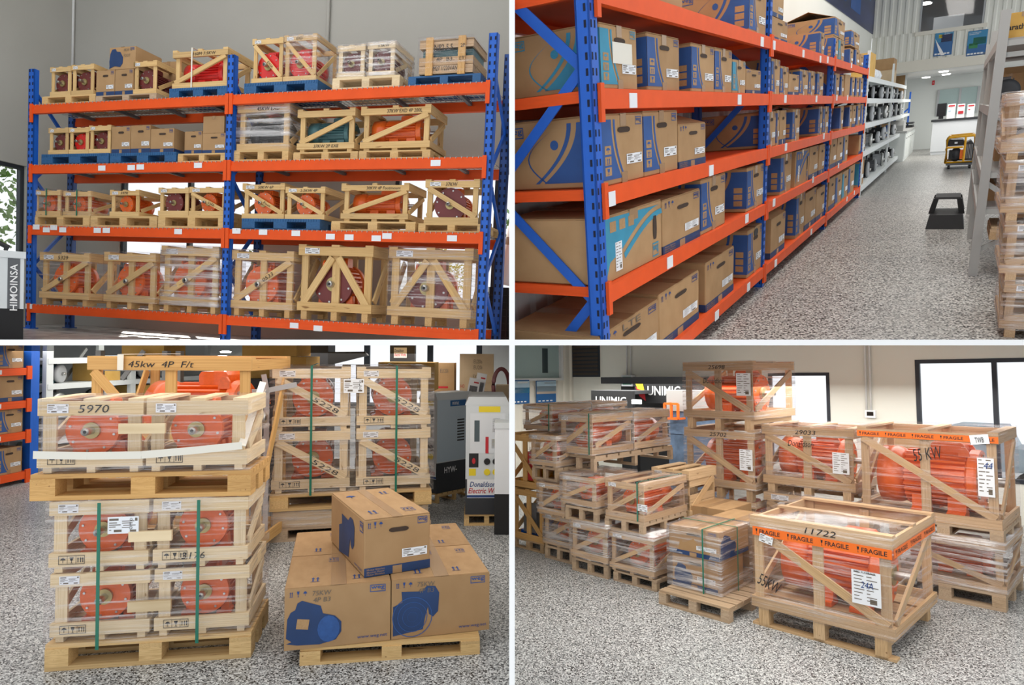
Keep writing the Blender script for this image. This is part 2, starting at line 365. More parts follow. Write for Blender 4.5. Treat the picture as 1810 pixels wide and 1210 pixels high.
# ------------------------------------------------------------------ cartons
def carton(room, loc, yaw, w, d, h, label, style='band', detail=2, group=None, cat='box', side='L', col=None, logo=True, open_top=False, mat='cardboard', name='carton', lab=True):
    """loc is the base centre; styles: band (blue foot band), curve (blue swoosh), teal, plain, motor"""
    t = thing(room, name, label, cat, loc, yaw, group)
    m = MB().box((-w / 2, -d / 2, 0), (w / 2, d / 2, h - .004)).mesh('carton_body')
    if detail > 1:
        b = bmesh.new(); b.from_mesh(m); bmesh.ops.bevel(b, geom=b.edges[:], offset=min(.008, h * .03), segments=1, affect='EDGES'); b.to_mesh(m); b.free()
    part(t, 'body', m, mat)
    if open_top:
        bar(t, 'flap', (-w / 2, -d * .24, h + d * .07), (w / 2, -d * .24, h + d * .07), d * .52, .004, mat, (0, -.30, .95))
        bar(t, 'flap', (-w / 2, d * .24, h + d * .07), (w / 2, d * .24, h + d * .07), d * .52, .004, mat, (0, .30, .95))
    else:
        g = .004
        if detail > 0:
            bx(t, 'flap', (-w / 2 + .004, -d / 2 + .004, h - .004), (-g, d / 2 - .004, h), mat); bx(t, 'flap', (g, -d / 2 + .004, h - .004), (w / 2 - .004, d / 2 - .004, h), mat)
            bx(t, 'tape', (-w * .075, -d / 2 - .001, h), (w * .075, d / 2, h + .0015), 'tape')
    c = col or ('print_teal' if style == 'teal' else 'print_blue'); F_ = face(w, d, h, 'F'); S_ = face(w, d, h, side)
    if style in ('curve', 'teal'):
        n = 10; e = [(w * (.22 + .22 * (1 - i / n) ** 2.2), h * (.08 + .84 * i / n)) for i in range(n + 1)]
        poly(t, 'print', F_, [(0, h * .08), *e, (0, h * .92)], c)
        if detail > 0:
            e2 = [(x + w * .045, z) for x, z in e]; e3 = [(x + w * .085, z) for x, z in e]
            poly(t, 'print', F_, e2 + e3[::-1], c)
            for k, s in enumerate(('glass', 'up', 'rain')):
                rr = rect(t, 'symbol', F_, w * .06, h * (.14 + .15 * k), w * .2, h * (.26 + .15 * k), 'cardboard', .003)
                if detail > 1: part(rr, 'symbol_print', SYM[s], c, (.12, .12, .0006), None, (.76, .76, 1))
        if side == 'R': fl = lambda p: [(d - a, b) for a, b in p][::-1]
        else: fl = lambda p: p
        e = [(d * (1 - .22 - .34 * (1 - i / n) ** 2.0), h * (.08 + .84 * i / n)) for i in range(n + 1)]
        poly(t, 'print', S_, fl([(d, h * .92)] + e[::-1] + [(d, h * .08)]), c)
        if detail > 0:
            poly(t, 'print', S_, fl([(x - d * .05, z) for x, z in e][::-1] + [(x - d * .09, z) for x, z in e]), c)
            arc = [(d * (.46 - .20 * math.sin(math.pi * i / 12) + .06 * (i / 12)), h * (.08 + .74 * i / 12)) for i in range(13)]
            poly(t, 'print', S_, fl(arc[::-1] + [(x + d * .022 * (1 - i / 13), z) for i, (x, z) in enumerate(arc)]), c)
            for k, s in enumerate(('glass', 'up', 'rain')):
                rr = rect(t, 'symbol', S_, d * (.82 if side == 'L' else .06), h * (.14 + .15 * k), d * (.94 if side == 'L' else .18), h * (.26 + .15 * k), 'cardboard', .003)
            rect(t, 'print', S_, d * (.52 if side == 'L' else .4), h * .56, d * (.6 if side == 'L' else .48), h * .70, c, .002, SLOTC)
            if logo: rect(t, 'logo', S_, d * .06 if side == 'L' else d * .74, h * .76, d * .26 if side == 'L' else d * .94, h * .92, c, .003, LOGO)
    elif style in ('band', 'motor'):
        b = rect(t, 'print', F_, 0, 0, w, h * .155, 'print_navy')
        rect(t, 'print', S_, 0, 0, d, h * .155, 'print_navy') if style == 'band' and detail > 0 else None
        if detail > 1:
            for k, s in enumerate(('Motor Elétrico', 'Electric Motor', 'Motor Eléctrico')): words(t, F_, s, w * .04, h * (.105 - .042 * k), w * .26, h * .03, 'cardboard', .003)
        if detail > 0: rect(t, 'tape', F_, w * .42, h * .0, w * .56, h * .135, 'tape', .003)
        if detail > 1:
            for k, s in enumerate(('up', 'glass', 'rain')): rect(t, 'symbol', F_, w * (.04 + .085 * k), h * .84, w * (.10 + .085 * k), h * .95, 'ink_blue', .003, SYM[s])
    if style != 'plain':
        if style != 'motor' or True:
            if style != 'flat': rect(t, 'hand_hole', F_, w * .36, h * .73, w * .66, h * .81, 'card_dark', .0035, SLOT)
        if logo and detail > 0: rect(t, 'logo', F_, w * .80, h * .83, w * .95, h * .95, c if style != 'band' and style != 'motor' else 'ink_blue', .003, LOGO)
        if lab: sticker(t, F_, w * .56, h * .26, w * .39, h * .15, lines=detail > 0)
    if detail > 0 and style in ('curve', 'teal', 'plain'):
        rect(t, 'tape', F_, w * .43, h * .82, w * .57, h * .995, 'tape', .0028)
        if style != 'plain': rect(t, 'tape', F_, w * .43, h * .0, w * .57, h * .16, 'tape', .0034)
    return t
_m = MB(); _m.add([(.5 + .5 * math.cos(i * math.pi / 8), .5 + .5 * math.sin(i * math.pi / 8), 0) for i in range(16)], [tuple(range(16))]); SLOTC = _m.mesh('dot', fix=False)
# ------------------------------------------------------------------ pallets
def pallet(room, loc, yaw, w, d, h, label, mat='pine', group=None, front='x', name='pallet'):
    """loc base centre; three blocks or runners seen on the front"""
    t = thing(room, name, label, 'pallet', loc, yaw, group); q = h * .17; bw = w * .11
    for x in (-w / 2 + bw / 2, 0, w / 2 - bw / 2):
        for y in (-d / 2 + bw / 2, 0, d / 2 - bw / 2): bx(t, 'block', (x - bw / 2, y - bw / 2, q), (x + bw / 2, y + bw / 2, h - 2 * q), mat)
    for y in (-d / 2, -bw / 2, d / 2 - bw): bx(t, 'bottom_board', (-w / 2, y, 0), (w / 2, y + bw, q), mat)
    for x in (-w / 2, -bw / 2, w / 2 - bw): bx(t, 'stringer_board', (x, -d / 2, h - 2 * q), (x + bw, d / 2, h - q), mat)
    n = 7; s = d / n
    for i in range(n): bx(t, 'deck_board', (-w / 2, -d / 2 + i * s + .08 * s, h - q), (w / 2, -d / 2 + (i + 1) * s - .08 * s, h), mat)
    return t
def plastic_pallet(room, loc, yaw, w, d, h, label, group=None):
    t = thing(room, 'plastic_pallet', label, 'pallet', loc, yaw, group); bw = w * .17; m = MB()
    m.box((-w / 2, -d / 2, h * .72), (w / 2, d / 2, h))
    for i in range(int(w / .03)):
        x = -w / 2 + .01 + i * .03; m.box((x, -d / 2 - .004, h * .76), (x + .012, -d / 2, h * .98))
    part(t, 'deck', m.mesh('deck'), 'pallet_blue')
    for x in (-w / 2 + bw / 2, 0, w / 2 - bw / 2):
        for y in (-d / 2 + bw / 2, d / 2 - bw / 2): bx(t, 'foot', (x - bw / 2, y - bw / 2, 0), (x + bw / 2, y + bw / 2, h * .72), 'pallet_blue')
    for y in (-d / 2, d / 2 - bw): bx(t, 'runner', (-w / 2, y, 0), (w / 2, y + bw, h * .12), 'pallet_blue')
    return t
# ------------------------------------------------------------------ electric motors
def fin_mesh(n=28, r0=.86):
    m = MB(); prof = []
    for i in range(n):
        a = 2 * math.pi * i / n; da = 2 * math.pi / n
        for f, r in ((0, 1), (.36, 1), (.4, r0), (.96, r0)): prof.append((r * math.cos(a + f * da), r * math.sin(a + f * da)))
    return m.prism(prof, 1, 'x').mesh('finned_frame')
FIN = fin_mesh()
SHIELD = MB().lathe([(.62, -.0), (.98, .0), (1.0, .25), (1.0, .75), (.85, 1.0), (.4, 1.0)], 28, 'x').mesh('end_shield')
FLANGE = MB().lathe([(.4, 0), (1.0, 0), (1.0, .8), (.97, 1.0), (.4, 1.0)], 32, 'x').mesh('flange')
COWL = MB().lathe([(.45, 0), (.78, .03), (.93, .18), (1.0, .4), (1.0, 1.0), (.6, 1.0)], 28, 'x').mesh('fan_cowl', True)
SHAFT = MB().lathe([(.0, 0), (1, 0), (1, 1), (.0, 1)], 16, 'x', cap=False).mesh('shaft', True)
_m = MB()
for i in range(8): a = 2 * math.pi * i / 8 + .2; _m.lathe([(.055, -.25), (.055, 0)], 6, 'x', (0, .86 * math.cos(a), .86 * math.sin(a)))
BOLTS = _m.mesh('bolts')
BOXM = MB().prism([(-.5, 0), (.5, 0), (.5, .8), (.42, 1), (-.42, 1), (-.5, .8)], 1, 'y').mesh('terminal_box')
FOOT = MB().prism([(-.5, 0), (.5, 0), (.5, .22), (.2, .3), (.14, 1), (-.3, 1), (-.36, .3), (-.5, .22)], 1, 'x').mesh('foot')
def motor(room, loc, yaw, r, L, col, label, shield=None, flange=False, group='motors in crates', side=1, cap=None):
    """lies along local X, drive end towards -X; loc is the floor point under its middle"""
    t = thing(room, 'electric_motor', label, 'motor', loc, yaw, group); z = r * 1.12; sh = shield or col
    part(t, 'finned_frame', FIN, col, (-L * .30, 0, z), None, (L * .55, r * .94, r * .94))
    part(t, 'end_shield', SHIELD, sh, (-L * .40, 0, z), None, (L * .11, r, r))
    part(t, 'fan_cowl', COWL, cap or col, (L * .25, 0, z), Matrix.Rotation(0, 3, 'Z'), (L * .25, r * .97, r * .97)).matrix_basis
    if flange: part(t, 'flange', FLANGE, sh, (-L * .44, 0, z), None, (L * .05, r * 1.18, r * 1.18))
    part(t, 'bearing_cap', FLANGE, 'brass', (-L * .445 - (.0 if not flange else L * .02), 0, z), None, (L * .05, r * .32, r * .32))
    part(t, 'bolt_ring', BOLTS, 'steel', (-L * .40 - (L * .04 if flange else 0), 0, z), None, (L * .06, r * (1.14 if flange else .95), r * (1.14 if flange else .95)))['kind'] = 'stuff'
    s = part(t, 'shaft', SHAFT, 'steel', (-L * .62, 0, z), None, (L * .22, r * .15, r * .15)); part(s, 'shaft_end', SHAFT, 'black', (-.004, 0, 0), None, (.003, .45, .45))
    part(t, 'terminal_box', BOXM, col, (-L * .12, -side * r * .25 - r * .35, z + r * .8), None, (L * .30, r * .9, r * .42))
    for x in (-L * .3, L * .02):
        for y in (-1, 1): part(t, 'foot', FOOT, col, (x, y * r * .72, 0), None, (L * .16, r * .62, z * .55))
    for y in (-r * .5, r * .5): part(t, 'lifting_lug', SLUG, col, (-L * .28, y, z + r * .80), None, (r * .3, r * .1, r * .3))
    return t
SLUG = MB().prism([(-.5, 0), (.5, 0), (.45, .6), (.2, 1), (-.2, 1), (-.45, .6)], 1, 'y').mesh('lug')
# ------------------------------------------------------------------ crates
def film(par, a, b, mat='film', name='stretch_film', n=6, bulge=.012):
    """wrapped film: an open-bottomed shell drawn in slightly between the corners"""
    x0, y0, z0 = a; x1, y1, z1 = b; ring = []; vs = []; fs = []
    for k in range(n):
        ring.append((x0 + (x1 - x0) * k / n, y0, 0, 1))
    for k in range(n): ring.append((x1, y0 + (y1 - y0) * k / n, -1, 0))
    for k in range(n): ring.append((x1 - (x1 - x0) * k / n, y1, 0, -1))
    for k in range(n): ring.append((x0, y1 - (y1 - y0) * k / n, 1, 0))
    m = 6; N = len(ring)
    for j in range(m + 1):
        z = z0 + (z1 - z0) * j / m
        for i, (x, y, ax, ay) in enumerate(ring):
            q = (i % n) / n; s = math.sin(math.pi * q) * bulge * (.5 + random.random()) * math.sin(math.pi * (j + .3) / (m + .6))
            vs.append((x + ax * s, y + ay * s, z))
    for j in range(m):
        for i in range(N): fs.append((j * N + i, j * N + (i + 1) % N, (j + 1) * N + (i + 1) % N, (j + 1) * N + i))
    fs.append(tuple(m * N + i for i in range(N)))
    return part(par, name, MB().add(vs, fs).mesh('film', True, False), mat)
def crate(room, loc, yaw, w, d, h, label, brace='/', mat='pine', skid=.0, midpost=False, wrap=None, txt=None, txt_low=None, txt_brace=None, lab=True, slats=3, sbrace='/', rail=.15, group=None, kind='open', symbols=False, paper=None, name='crate', strap=(), strapmat='strap_green', topdir='y', tape=None, detail=1):
    """loc base centre; skid: height of feet under the crate"""
    t = thing(room, name, label, 'crate', loc, yaw, group); th = min(.025, w * .035); rw = max(.05, min(.10, h * rail)); pw = rw * .85
    z0 = skid
    if skid:
        for x in (-w / 2 + .05 * w, -.04 * w, w / 2 - .13 * w):
            bx(t, 'skid', (x, -d / 2 + .01, 0), (x + .08 * w, -d / 2 + .10, skid), mat); bx(t, 'skid', (x, d / 2 - .1, 0), (x + .08 * w, d / 2 - .01, skid), mat)
            bx(t, 'skid_runner', (x, -d / 2 + .1, skid * .55), (x + .08 * w, d / 2 - .1, skid), mat)
    n = 4; s = d / n
    for i in range(n): bx(t, 'floor_board', (-w / 2 + th, -d / 2 + th + (s - .5 * th) * i, z0), (w / 2 - th, -d / 2 + (s - .5 * th) * i + s * .86, z0 + th), mat)
    yf, yb, xl, xr = -d / 2, d / 2, -w / 2, w / 2
    # corner posts
    for x in (xl + th, xr - th - pw):
        for y, e in ((yf + th, 1), (yb - 2 * th, 1)): bx(t, 'corner_post', (x, y, z0 + th), (x + pw, y + th, h - .01), mat)
    # rails
    for y in (yf, yb - th):
        bx(t, 'bottom_rail', (xl, y, z0), (xr, y + th, z0 + rw), mat); bx(t, 'top_rail', (xl, y, h - rw), (xr, y + th, h), mat)
    for x in (xl, xr - th):
        bx(t, 'bottom_rail', (x, yf + th, z0), (x + th, yb - th, z0 + rw), mat); bx(t, 'top_rail', (x, yf + th, h - rw), (x + th, yb - th, h), mat)
    if midpost:
        bx(t, 'middle_post', (-pw * .55, yf + th, z0 + rw * .3), (pw * .55, yf + 2 * th, h - rw * .3), mat); bx(t, 'middle_post', (-pw * .55, yb - 2 * th, z0 + rw * .3), (pw * .55, yb - th, h - rw * .3), mat)
    a, b = z0 + rw * 1.25, h - rw * 1.3; bwd = rw * .8; yc = yf + th * .45
    def dg(p0, p1, nr=(0, -1, 0)): return bar(t, 'brace', p0, p1, bwd, th * .8, mat, nr)
    if brace == '/': B = dg((xl + pw * .6, yc, a - rw * .2), (xr - pw * .6, yc, b + rw * .2))
    elif brace == '\\': B = dg((xl + pw * .6, yc, b + rw * .2), (xr - pw * .6, yc, a - rw * .2))
    elif brace == 'A': B = dg((xl + pw * .8, yc, a - rw * .5), (-pw * .45, yc, b + rw * .1)); dg((pw * .45, yc, b + rw * .1), (xr - pw * .8, yc, a - rw * .5))
    else: B = None
    if sbrace:
        for x in (xl + th * .45, xr - th * .45):
            p, q = ((yf + pw, a), (yb - pw, b)) if sbrace == '/' else ((yf + pw, b), (yb - pw, a))
            dg((x, p[0], p[1]), (x, q[0], q[1]), (1, 0, 0))
    if kind == 'closed':
        k = 4; s = (h - z0 - 2 * rw) / k
        for i in range(k):
            if i == 2: continue
            bx(t, 'side_board', (xl + th, yf + th, z0 + rw + s * i), (xr - th, yf + 2 * th, z0 + rw + s * (i + .94)), mat); bx(t, 'side_board', (xr - 2 * th, yf + th, z0 + rw + s * i), (xr - th, yb - th, z0 + rw + s * (i + .94)), mat)
    # top slats
    for i in range(slats):
        f = i / (slats - 1) if slats > 1 else .5
        if topdir == 'y': x = xl + f * (w - rw); bx(t, 'top_slat', (x, yf, h), (x + rw, yb, h + th * .8), mat)
        else: y = yf + f * (d - rw); bx(t, 'top_slat', (xl, y, h), (xr, y + rw, h + th * .8), mat)
    F_ = (Vector((xl, yf, 0)), Vector((1, 0, 0)), Vector((0, 0, 1)), w, h)
    if lab: sticker(t, F_, w * .09, h - rw * .82, min(w * .2, .22), rw * .64, off=.003)
    if txt: words(t, F_, txt, w * .38, h - rw * .8, min(w * .5, len(txt) * rw * .5), rw * .55, 'ink', .004, 0, .15)
    if txt_low: words(t, F_, txt_low, w * .3, z0 + rw * .22, min(w * .5, len(txt_low) * rw * .42), rw * .5, 'ink', .004, 0, .15)
    if symbols: rect(t, 'symbol', F_, w * .1, z0 + rw * .2, w * .36, z0 + rw * .85, 'ink', .004, SYM['frame'])
    if txt_brace and B:
        bb = B.matrix_basis; x = bb.col[0].xyz.normalized(); L = bb.col[0].xyz.length; c = bb.col[3].xyz
        if x.x < 0: x = -x
        v = Vector((0, -1, 0)).cross(x); fc = (c + Vector((0, -th * .45, 0)), x, v, 1, 1)
        words(t, fc, txt_brace, L * .02, -bwd * .32, bwd * .55 * len(txt_brace), bwd * .62, 'ink', .003, 0, .1)
    if wrap: film(t, (xl - .008, yf - .008, max(.004, z0 - .01)), (xr + .008, yb + .008, h + th + .006), wrap)
    if paper:
        for (u, v, pw_, ph) in paper: sticker(t, F_, u * w, v * h, pw_, ph, off=.014)
    for q in strap:
        x = xl + q * w; m = MB().box((x - .008, yf - .013, z0), (x + .008, yf - .011, h + th + .008)).box((x - .008, yf - .013, h + th + .008), (x + .008, yb + .013, h + th + .0095)).box((x - .008, yb + .011, z0), (x + .008, yb + .013, h + th + .008))
        part(t, 'strap', m.mesh('strap'), strapmat)
    return t
# ------------------------------------------------------------------ shell helpers
RW = Room('W', 0, 0, 0, (0, -CZ, 0))      # world axes
def wall(room, name, ax, pos, th, u, v, holes, mat, kind='structure'):
    """upright slab at local axis ax = pos, with rectangular openings (u0, u1, v0, v1)"""
    us = sorted({u[0], u[1], *[h[0] for h in holes], *[h[1] for h in holes]}); vs = sorted({v[0], v[1], *[h[2] for h in holes], *[h[3] for h in holes]})
    m = MB()
    for a, b in zip(us, us[1:]):
        for c, d in zip(vs, vs[1:]):
            x, z = (a + b) / 2, (c + d) / 2
            if x < u[0] or x > u[1] or z < v[0] or z > v[1] or any(h[0] < x < h[1] and h[2] < z < h[3] for h in holes): continue
            if ax == 1: m.box((a, pos, c), (b, pos + th, d))
            else: m.box((pos, a, c), (pos + th, b, d))
    return solo(room, name, m.mesh(name), mat, kind=kind)
def window(room, name, ax, pos, u0, u1, v0, v1, mull=(), fw=.05, th=.06, frame='frame_dark', trans=()):
    o = bpy.data.objects.new(name, None); o.matrix_world = room.M; o['kind'] = 'structure'; _link(o, room.M.copy(), room)
    def P(a, b, c, d): return ((a, pos, c), (b, pos + th, d)) if ax == 1 else ((pos, a, c), (pos + th, b, d))
    for q in (P(u0, u1, v0, v0 + fw), P(u0, u1, v1 - fw, v1), P(u0, u0 + fw, v0 + fw, v1 - fw), P(u1 - fw, u1, v0 + fw, v1 - fw)): bx(o, 'window_frame', q[0], q[1], frame)
    for mx in mull: q = P(mx - fw / 2, mx + fw / 2, v0 + fw, v1 - fw); bx(o, 'mullion', q[0], q[1], frame)
    for mz in trans: q = P(u0 + fw, u1 - fw, mz - fw / 2, mz + fw / 2); bx(o, 'transom', q[0], q[1], frame)
    e = [u0 + fw, *mull, u1 - fw]
    for a, b in zip(e, e[1:]):
        if ax == 1: bx(o, 'pane', (a, pos + th * .4, v0 + fw), (b, pos + th * .5, v1 - fw), 'glass')
        else: bx(o, 'pane', (pos + th * .4, a, v0 + fw), (pos + th * .5, b, v1 - fw), 'glass')
    return o
def tree(room, loc, h, r, label, leaf='leaf', n=60):
    t = thing(room, 'tree', label, 'tree', loc, group='trees outside the windows')
    part(t, 'trunk', MB().lathe([(r * .10, 0), (r * .07, h * .4), (r * .03, h * .8)], 8).mesh('trunk'), 'bark')
    m = MB()
    for i in range(n * 40):
        a = random.uniform(0, 6.28); b = random.uniform(-1, 1); q = random.random() ** .4 * r * (.8 + .3 * math.sin(3 * a)); c = Vector((q * math.cos(a) * math.sqrt(1 - b * b), q * math.sin(a) * math.sqrt(1 - b * b), h * .62 + b * h * .36 * random.uniform(.7, 1)))
        s = r * random.uniform(.025, .06); u = Vector((random.uniform(-1, 1), random.uniform(-1, 1), random.uniform(-1, 1))).normalized(); v = u.orthogonal().normalized()
        m.add([c - u * s, c + v * s * .6, c + u * s, c - v * s * .6], [(0, 1, 2, 3)])
    part(t, 'foliage', m.mesh('foliage', fix=False), leaf); return t
# partitions of the cutaway: their white front edges part the four bays
T = .0278; Y0 = 3.2
solo(RW, 'wall_partition', MB().box((-T / 2, Y0, CZ - 9), (T / 2, 70, CZ + 30)).mesh('wall_partition'), 'partition', kind='structure')
solo(RW, 'ceiling_partition', MB().prism([(-18, Y0 + .002), (11.8, Y0 + .002), (1.36, 13.85), (-18, 13.85)], T, 'z').mesh('ceiling_partition'), 'partition', (0, 0, CZ - T / 2), kind='structure')
def lamp(room, loc, sx, sy, energy, col=(1, .97, .92)):  # area lamp: ceiling lighting in bay B, added fill in the other bays
    l = bpy.data.lights.new('ceiling_or_fill_light', 'AREA'); l.shape = 'RECTANGLE'; l.size = sx; l.size_y = sy; l.energy = energy; l.color = col
    o = bpy.data.objects.new('ceiling_or_fill_light', l); o.matrix_world = room.M @ Matrix.Translation(loc); COL.objects.link(o)
# ================================================================== bay A: the crate rack against the grey wall
A = RA
HB = [2.586, 1.901, 1.196, .289]           # top of each beam level
XP = [0, 2.736, 5.6]                       # front posts
RD_ = .5                                   # rack depth
YW = 1.2                                   # back wall
# --- shell
xw0 = A.on(213, 310, 1, YW).x; xw1 = A.on(456, 310, 1, YW).x; xm = A.on(333, 320, 1, YW).x; xr0 = A.on(699, 300, 1, YW).x
zt = 2.06; wl = A.on(49, 300, 0, -.8)
ya = A.on(-60, 300, 0, -.8).y; yb = A.on(47, 300, 0, -.8).y; zl1 = A.on(30, 290, 0, -.8).z; zl0 = .42
wall(A, 'wall_back', 1, YW, .12, (-.8, 8.5), (-.5, 6), [(xw0, xw1, .38, zt), (xr0, xr0 + 2.4, .55, zt)], 'wall_grey')
wall(A, 'wall_left', 0, -.92, .12, (-4.5, YW + .12), (-.5, 6), [(ya, yb, zl0, zl1)], 'wall_grey')
window(A, 'window_1', 1, YW + .02, xw0, xw1, .38, zt, (xm,)); window(A, 'window_2', 1, YW + .02, xr0, xr0 + 2.4, .55, zt, (xr0 + 1.25,)); window(A, 'window_3', 0, -.9, ya, yb, zl0, zl1, ())
solo(A, 'floor', MB().box((-.92, -5, -.1), (8.5, YW + .1, 0)).mesh('floor'), 'floor_concrete', kind='structure')
solo(A, 'ceiling', MB().box((-.92, -2.2, 5.6), (8.5, YW + .1, 5.7)).mesh('ceiling'), 'wall_white', kind='structure')
lamp(A, (3, -1.2, 5.4), 4.5, .8, 60)  # unseen fill lamp, added to brighten the rack bay
c = A.on(131, 0, 1, YW - .03); c2 = A.on(128, 116, 1, YW - .03)
solo(A, 'conduit', MB().tube([(c2.x, YW - .03, c2.z), (c2.x, YW - .03, c.z + .8)], .016).mesh('conduit', True), 'wall_white', label='thin pale conduit pipe running up the corner above the crate rack', cat='pipe')
c2 = A.on(578, 90, 1, YW - .03)
solo(A, 'conduit', MB().tube([(c2.x, YW - .03, 2.2), (c2.x, YW - .03, 5.5)], .02).mesh('conduit', True), 'wall_grey', label='grey conduit pipe on the wall above the wrapped twin crates', cat='pipe')
# --- outside
solo(A, 'ground', MB().box((-30, YW + .3, -.3), (30, 45, -.06)).mesh('ground'), 'asphalt', kind='structure'); solo(A, 'ground_verge', MB().box((-30, -8, -.25), (-1.3, YW + 3, -.05)).mesh('ground_verge'), 'grass', kind='structure')
tree(A, (-4.6, 2.2, 0), 3.2, 1.3, 'green tree outside the left side window behind the generator'); tree(A, (-3.2, 9.5, 0), 2.6, 1.2, 'bushy tree outside the rack window beside the corner')
tree(A, (1.4, 9, 0), 2.0, .8, 'yellow flowering tree outside behind the third rack shelf', 'leaf_yellow'); tree(A, (5.2, 7, 0), 3.6, 1.8, 'tall green tree outside the window at the rack right end')
tree(A, (7.6, 6, 0), 3.0, 1.4, 'green tree outside just right of the tall blue post')
t = thing(A, 'van', 'white delivery van with blue letters parked outside the rack window', 'van', (1.0, 5.2, -.06))
part(t, 'body', MB().prism([(-1.6, .2), (1.5, .2), (1.5, .75), (1.1, .95), (.75, 1.5), (-1.6, 1.5)], .9).mesh('van_body'), 'panel_white')
for x in (-1.0, .95): part(t, 'wheel', MB().lathe([(.22, -.06), (.26, 0), (.26, .16), (.22, .2)], 16, 'y').mesh('wheel'), 'black', (x, 0.05, .26))
words(t, (Vector((-1.6, 0, .2)), Vector((1, 0, 0)), Vector((0, 0, 1)), 3, 1), 'MANAC', 1.35, .62, 1.15, .26, 'poster_teal', bold=.02)
for x in (-1.55, -.6): bx(t, 'tail_lamp', (x, -.01, .75), (x + .1, 0, .95), 'ink_red')
# --- the rack
t = thing(A, 'pallet_rack', 'blue and orange pallet rack loaded with crates against the grey wall', 'rack')
def upright(par, x, y, z1, w=.085, d=.06, mat='rack_blue', slots=True, z0=0):
    o = part(par, 'upright', MB().box((-w / 2, 0, z0), (w / 2, .012, z1)).box((-w / 2, 0, z0), (-w / 2 + .012, d, z1)).box((w / 2 - .012, 0, z0), (w / 2, d, z1)).mesh('upright'), mat, (x, y, 0))
    if slots:
        m = MB(); n = int((z1 - z0) / .075)
        for i in range(n):
            for s in (-1, 1): z = z0 + .04 + i * .075; m.box((s * w * .27 - .008, -.002, z), (s * w * .27 + .008, 0, z + .032))
        part(o, 'slot_row', m.mesh('slots'), 'slot_dark')['kind'] = 'stuff'
    bx(o, 'foot_plate', (-w * .7, -.02, z0), (w * .7, d + .02, z0 + .01), mat); return o
tops = [3.0, 3.0, 3.03]
for x, zt_ in zip(XP, tops):
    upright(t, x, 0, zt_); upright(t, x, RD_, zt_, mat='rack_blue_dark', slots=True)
    zz = [.25, .75, 1.25, 1.75, 2.25, 2.75]
    for k, (a, b) in enumerate(zip(zz, zz[1:])):
        p, q = ((x, .05, a), (x, RD_, b)) if k % 2 else ((x, RD_, a), (x, .05, b))
        bar(t, 'brace', p, q, .035, .025, 'rack_blue', (1, 0, 0))
for j, z in enumerate(HB):
    for k in (0, 1):
        x0, x1 = XP[k] + .03, XP[k + 1] - .03
        for y, nm in ((-.012, 'beam'), (RD_ + .02, 'beam')):
            o = part(t, nm, MB().box((x0, y, z - .10), (x1, y + .045, z - .045)).box((x0, y + .006, z - .045), (x1, y + .045, z)).mesh('beam'), 'rack_orange')
        for x, s in ((XP[k], 1), (XP[k + 1], -1)):
            o = bx(t, 'beam_connector', (x + s * .005, -.022, z - .2), (x + s * .045, -.006, z + .01), 'rack_orange'); bx(o, 'lock_pin', (.1, -.6, -.08), (.22, .6, .08), 'paper') if False else None
        # wire deck
        m = MB(); n = int((x1 - x0) / .055)
        for i in range(n + 1): xx = x0 + (x1 - x0) * i / n; m.box((xx - .0025, -.01, z), (xx + .0025, RD_ + .03, z + .005)); m.box((xx - .0025, -.016, z - .012), (xx + .0025, -.011, z + .005))
        for yy in [RD_ * i / 7 for i in range(8)]: m.box((x0, yy, z - .005), (x1, yy + .005, z))
        part(t, 'wire_deck', m.mesh('wire_deck'), 'galv')['kind'] = 'stuff'
        for i in range(4): xx = x0 + (x1 - x0) * (i + .5) / 4; bx(t, 'deck_support', (xx - .02, .03, z - .05), (xx + .02, RD_, z - .02), 'grey_paint')
for px, py in ((180, 297), (232, 296), (248, 295), (350, 292), (770, 288), (82, 406), (64, 401), (95, 402), (111, 406), (172, 407), (188, 407), (315, 409), (418, 408), (465, 410), (523, 412), (584, 418), (617, 419), (665, 421), (684, 417), (799, 421), (520, 575), (562, 580), (51, 541)):
    p = A.on(px, py, 1, -.014); bx(t, 'beam_label', (p.x - .05, -.016, p.z - .028), (p.x + .05, -.013, p.z + .028), 'paper')
# --- loads: pixel box of each front face, shelf, kind
YF = .03
def span(px0, px1, pyt, z, y=YF):
    pm = A.on((px0 + px1) / 2, 0, 1, y)
    zz = z
    def X(px):                       # where the vertical through px meets the shelf height
        lo, hi = 0., 1210.
        for _ in range(40):
            m = (lo + hi) / 2
            if A.on(px, m, 1, y).z > zz: lo = m
            else: hi = m
        return A.on(px, m, 1, y).x
    x0, x1 = X(px0), X(px1); return x0, x1, A.on((px0 + px1) / 2, pyt, 1, y).z - z
def A_pallet(px0, px1, pyt, j, label, blue=False, d=.46, mat='pine'):
    x0, x1, h = span(px0, px1, pyt, HB[j] + .006); f = plastic_pallet if blue else pallet
    k = dict(group='blue plastic pallets on the crate rack') if blue else dict(mat=mat, group='timber pallets on the crate rack')
    f(A, ((x0 + x1) / 2, YF + d / 2, HB[j] + .006), 0, x1 - x0, d, h, label, **k); return HB[j] + .006 + h
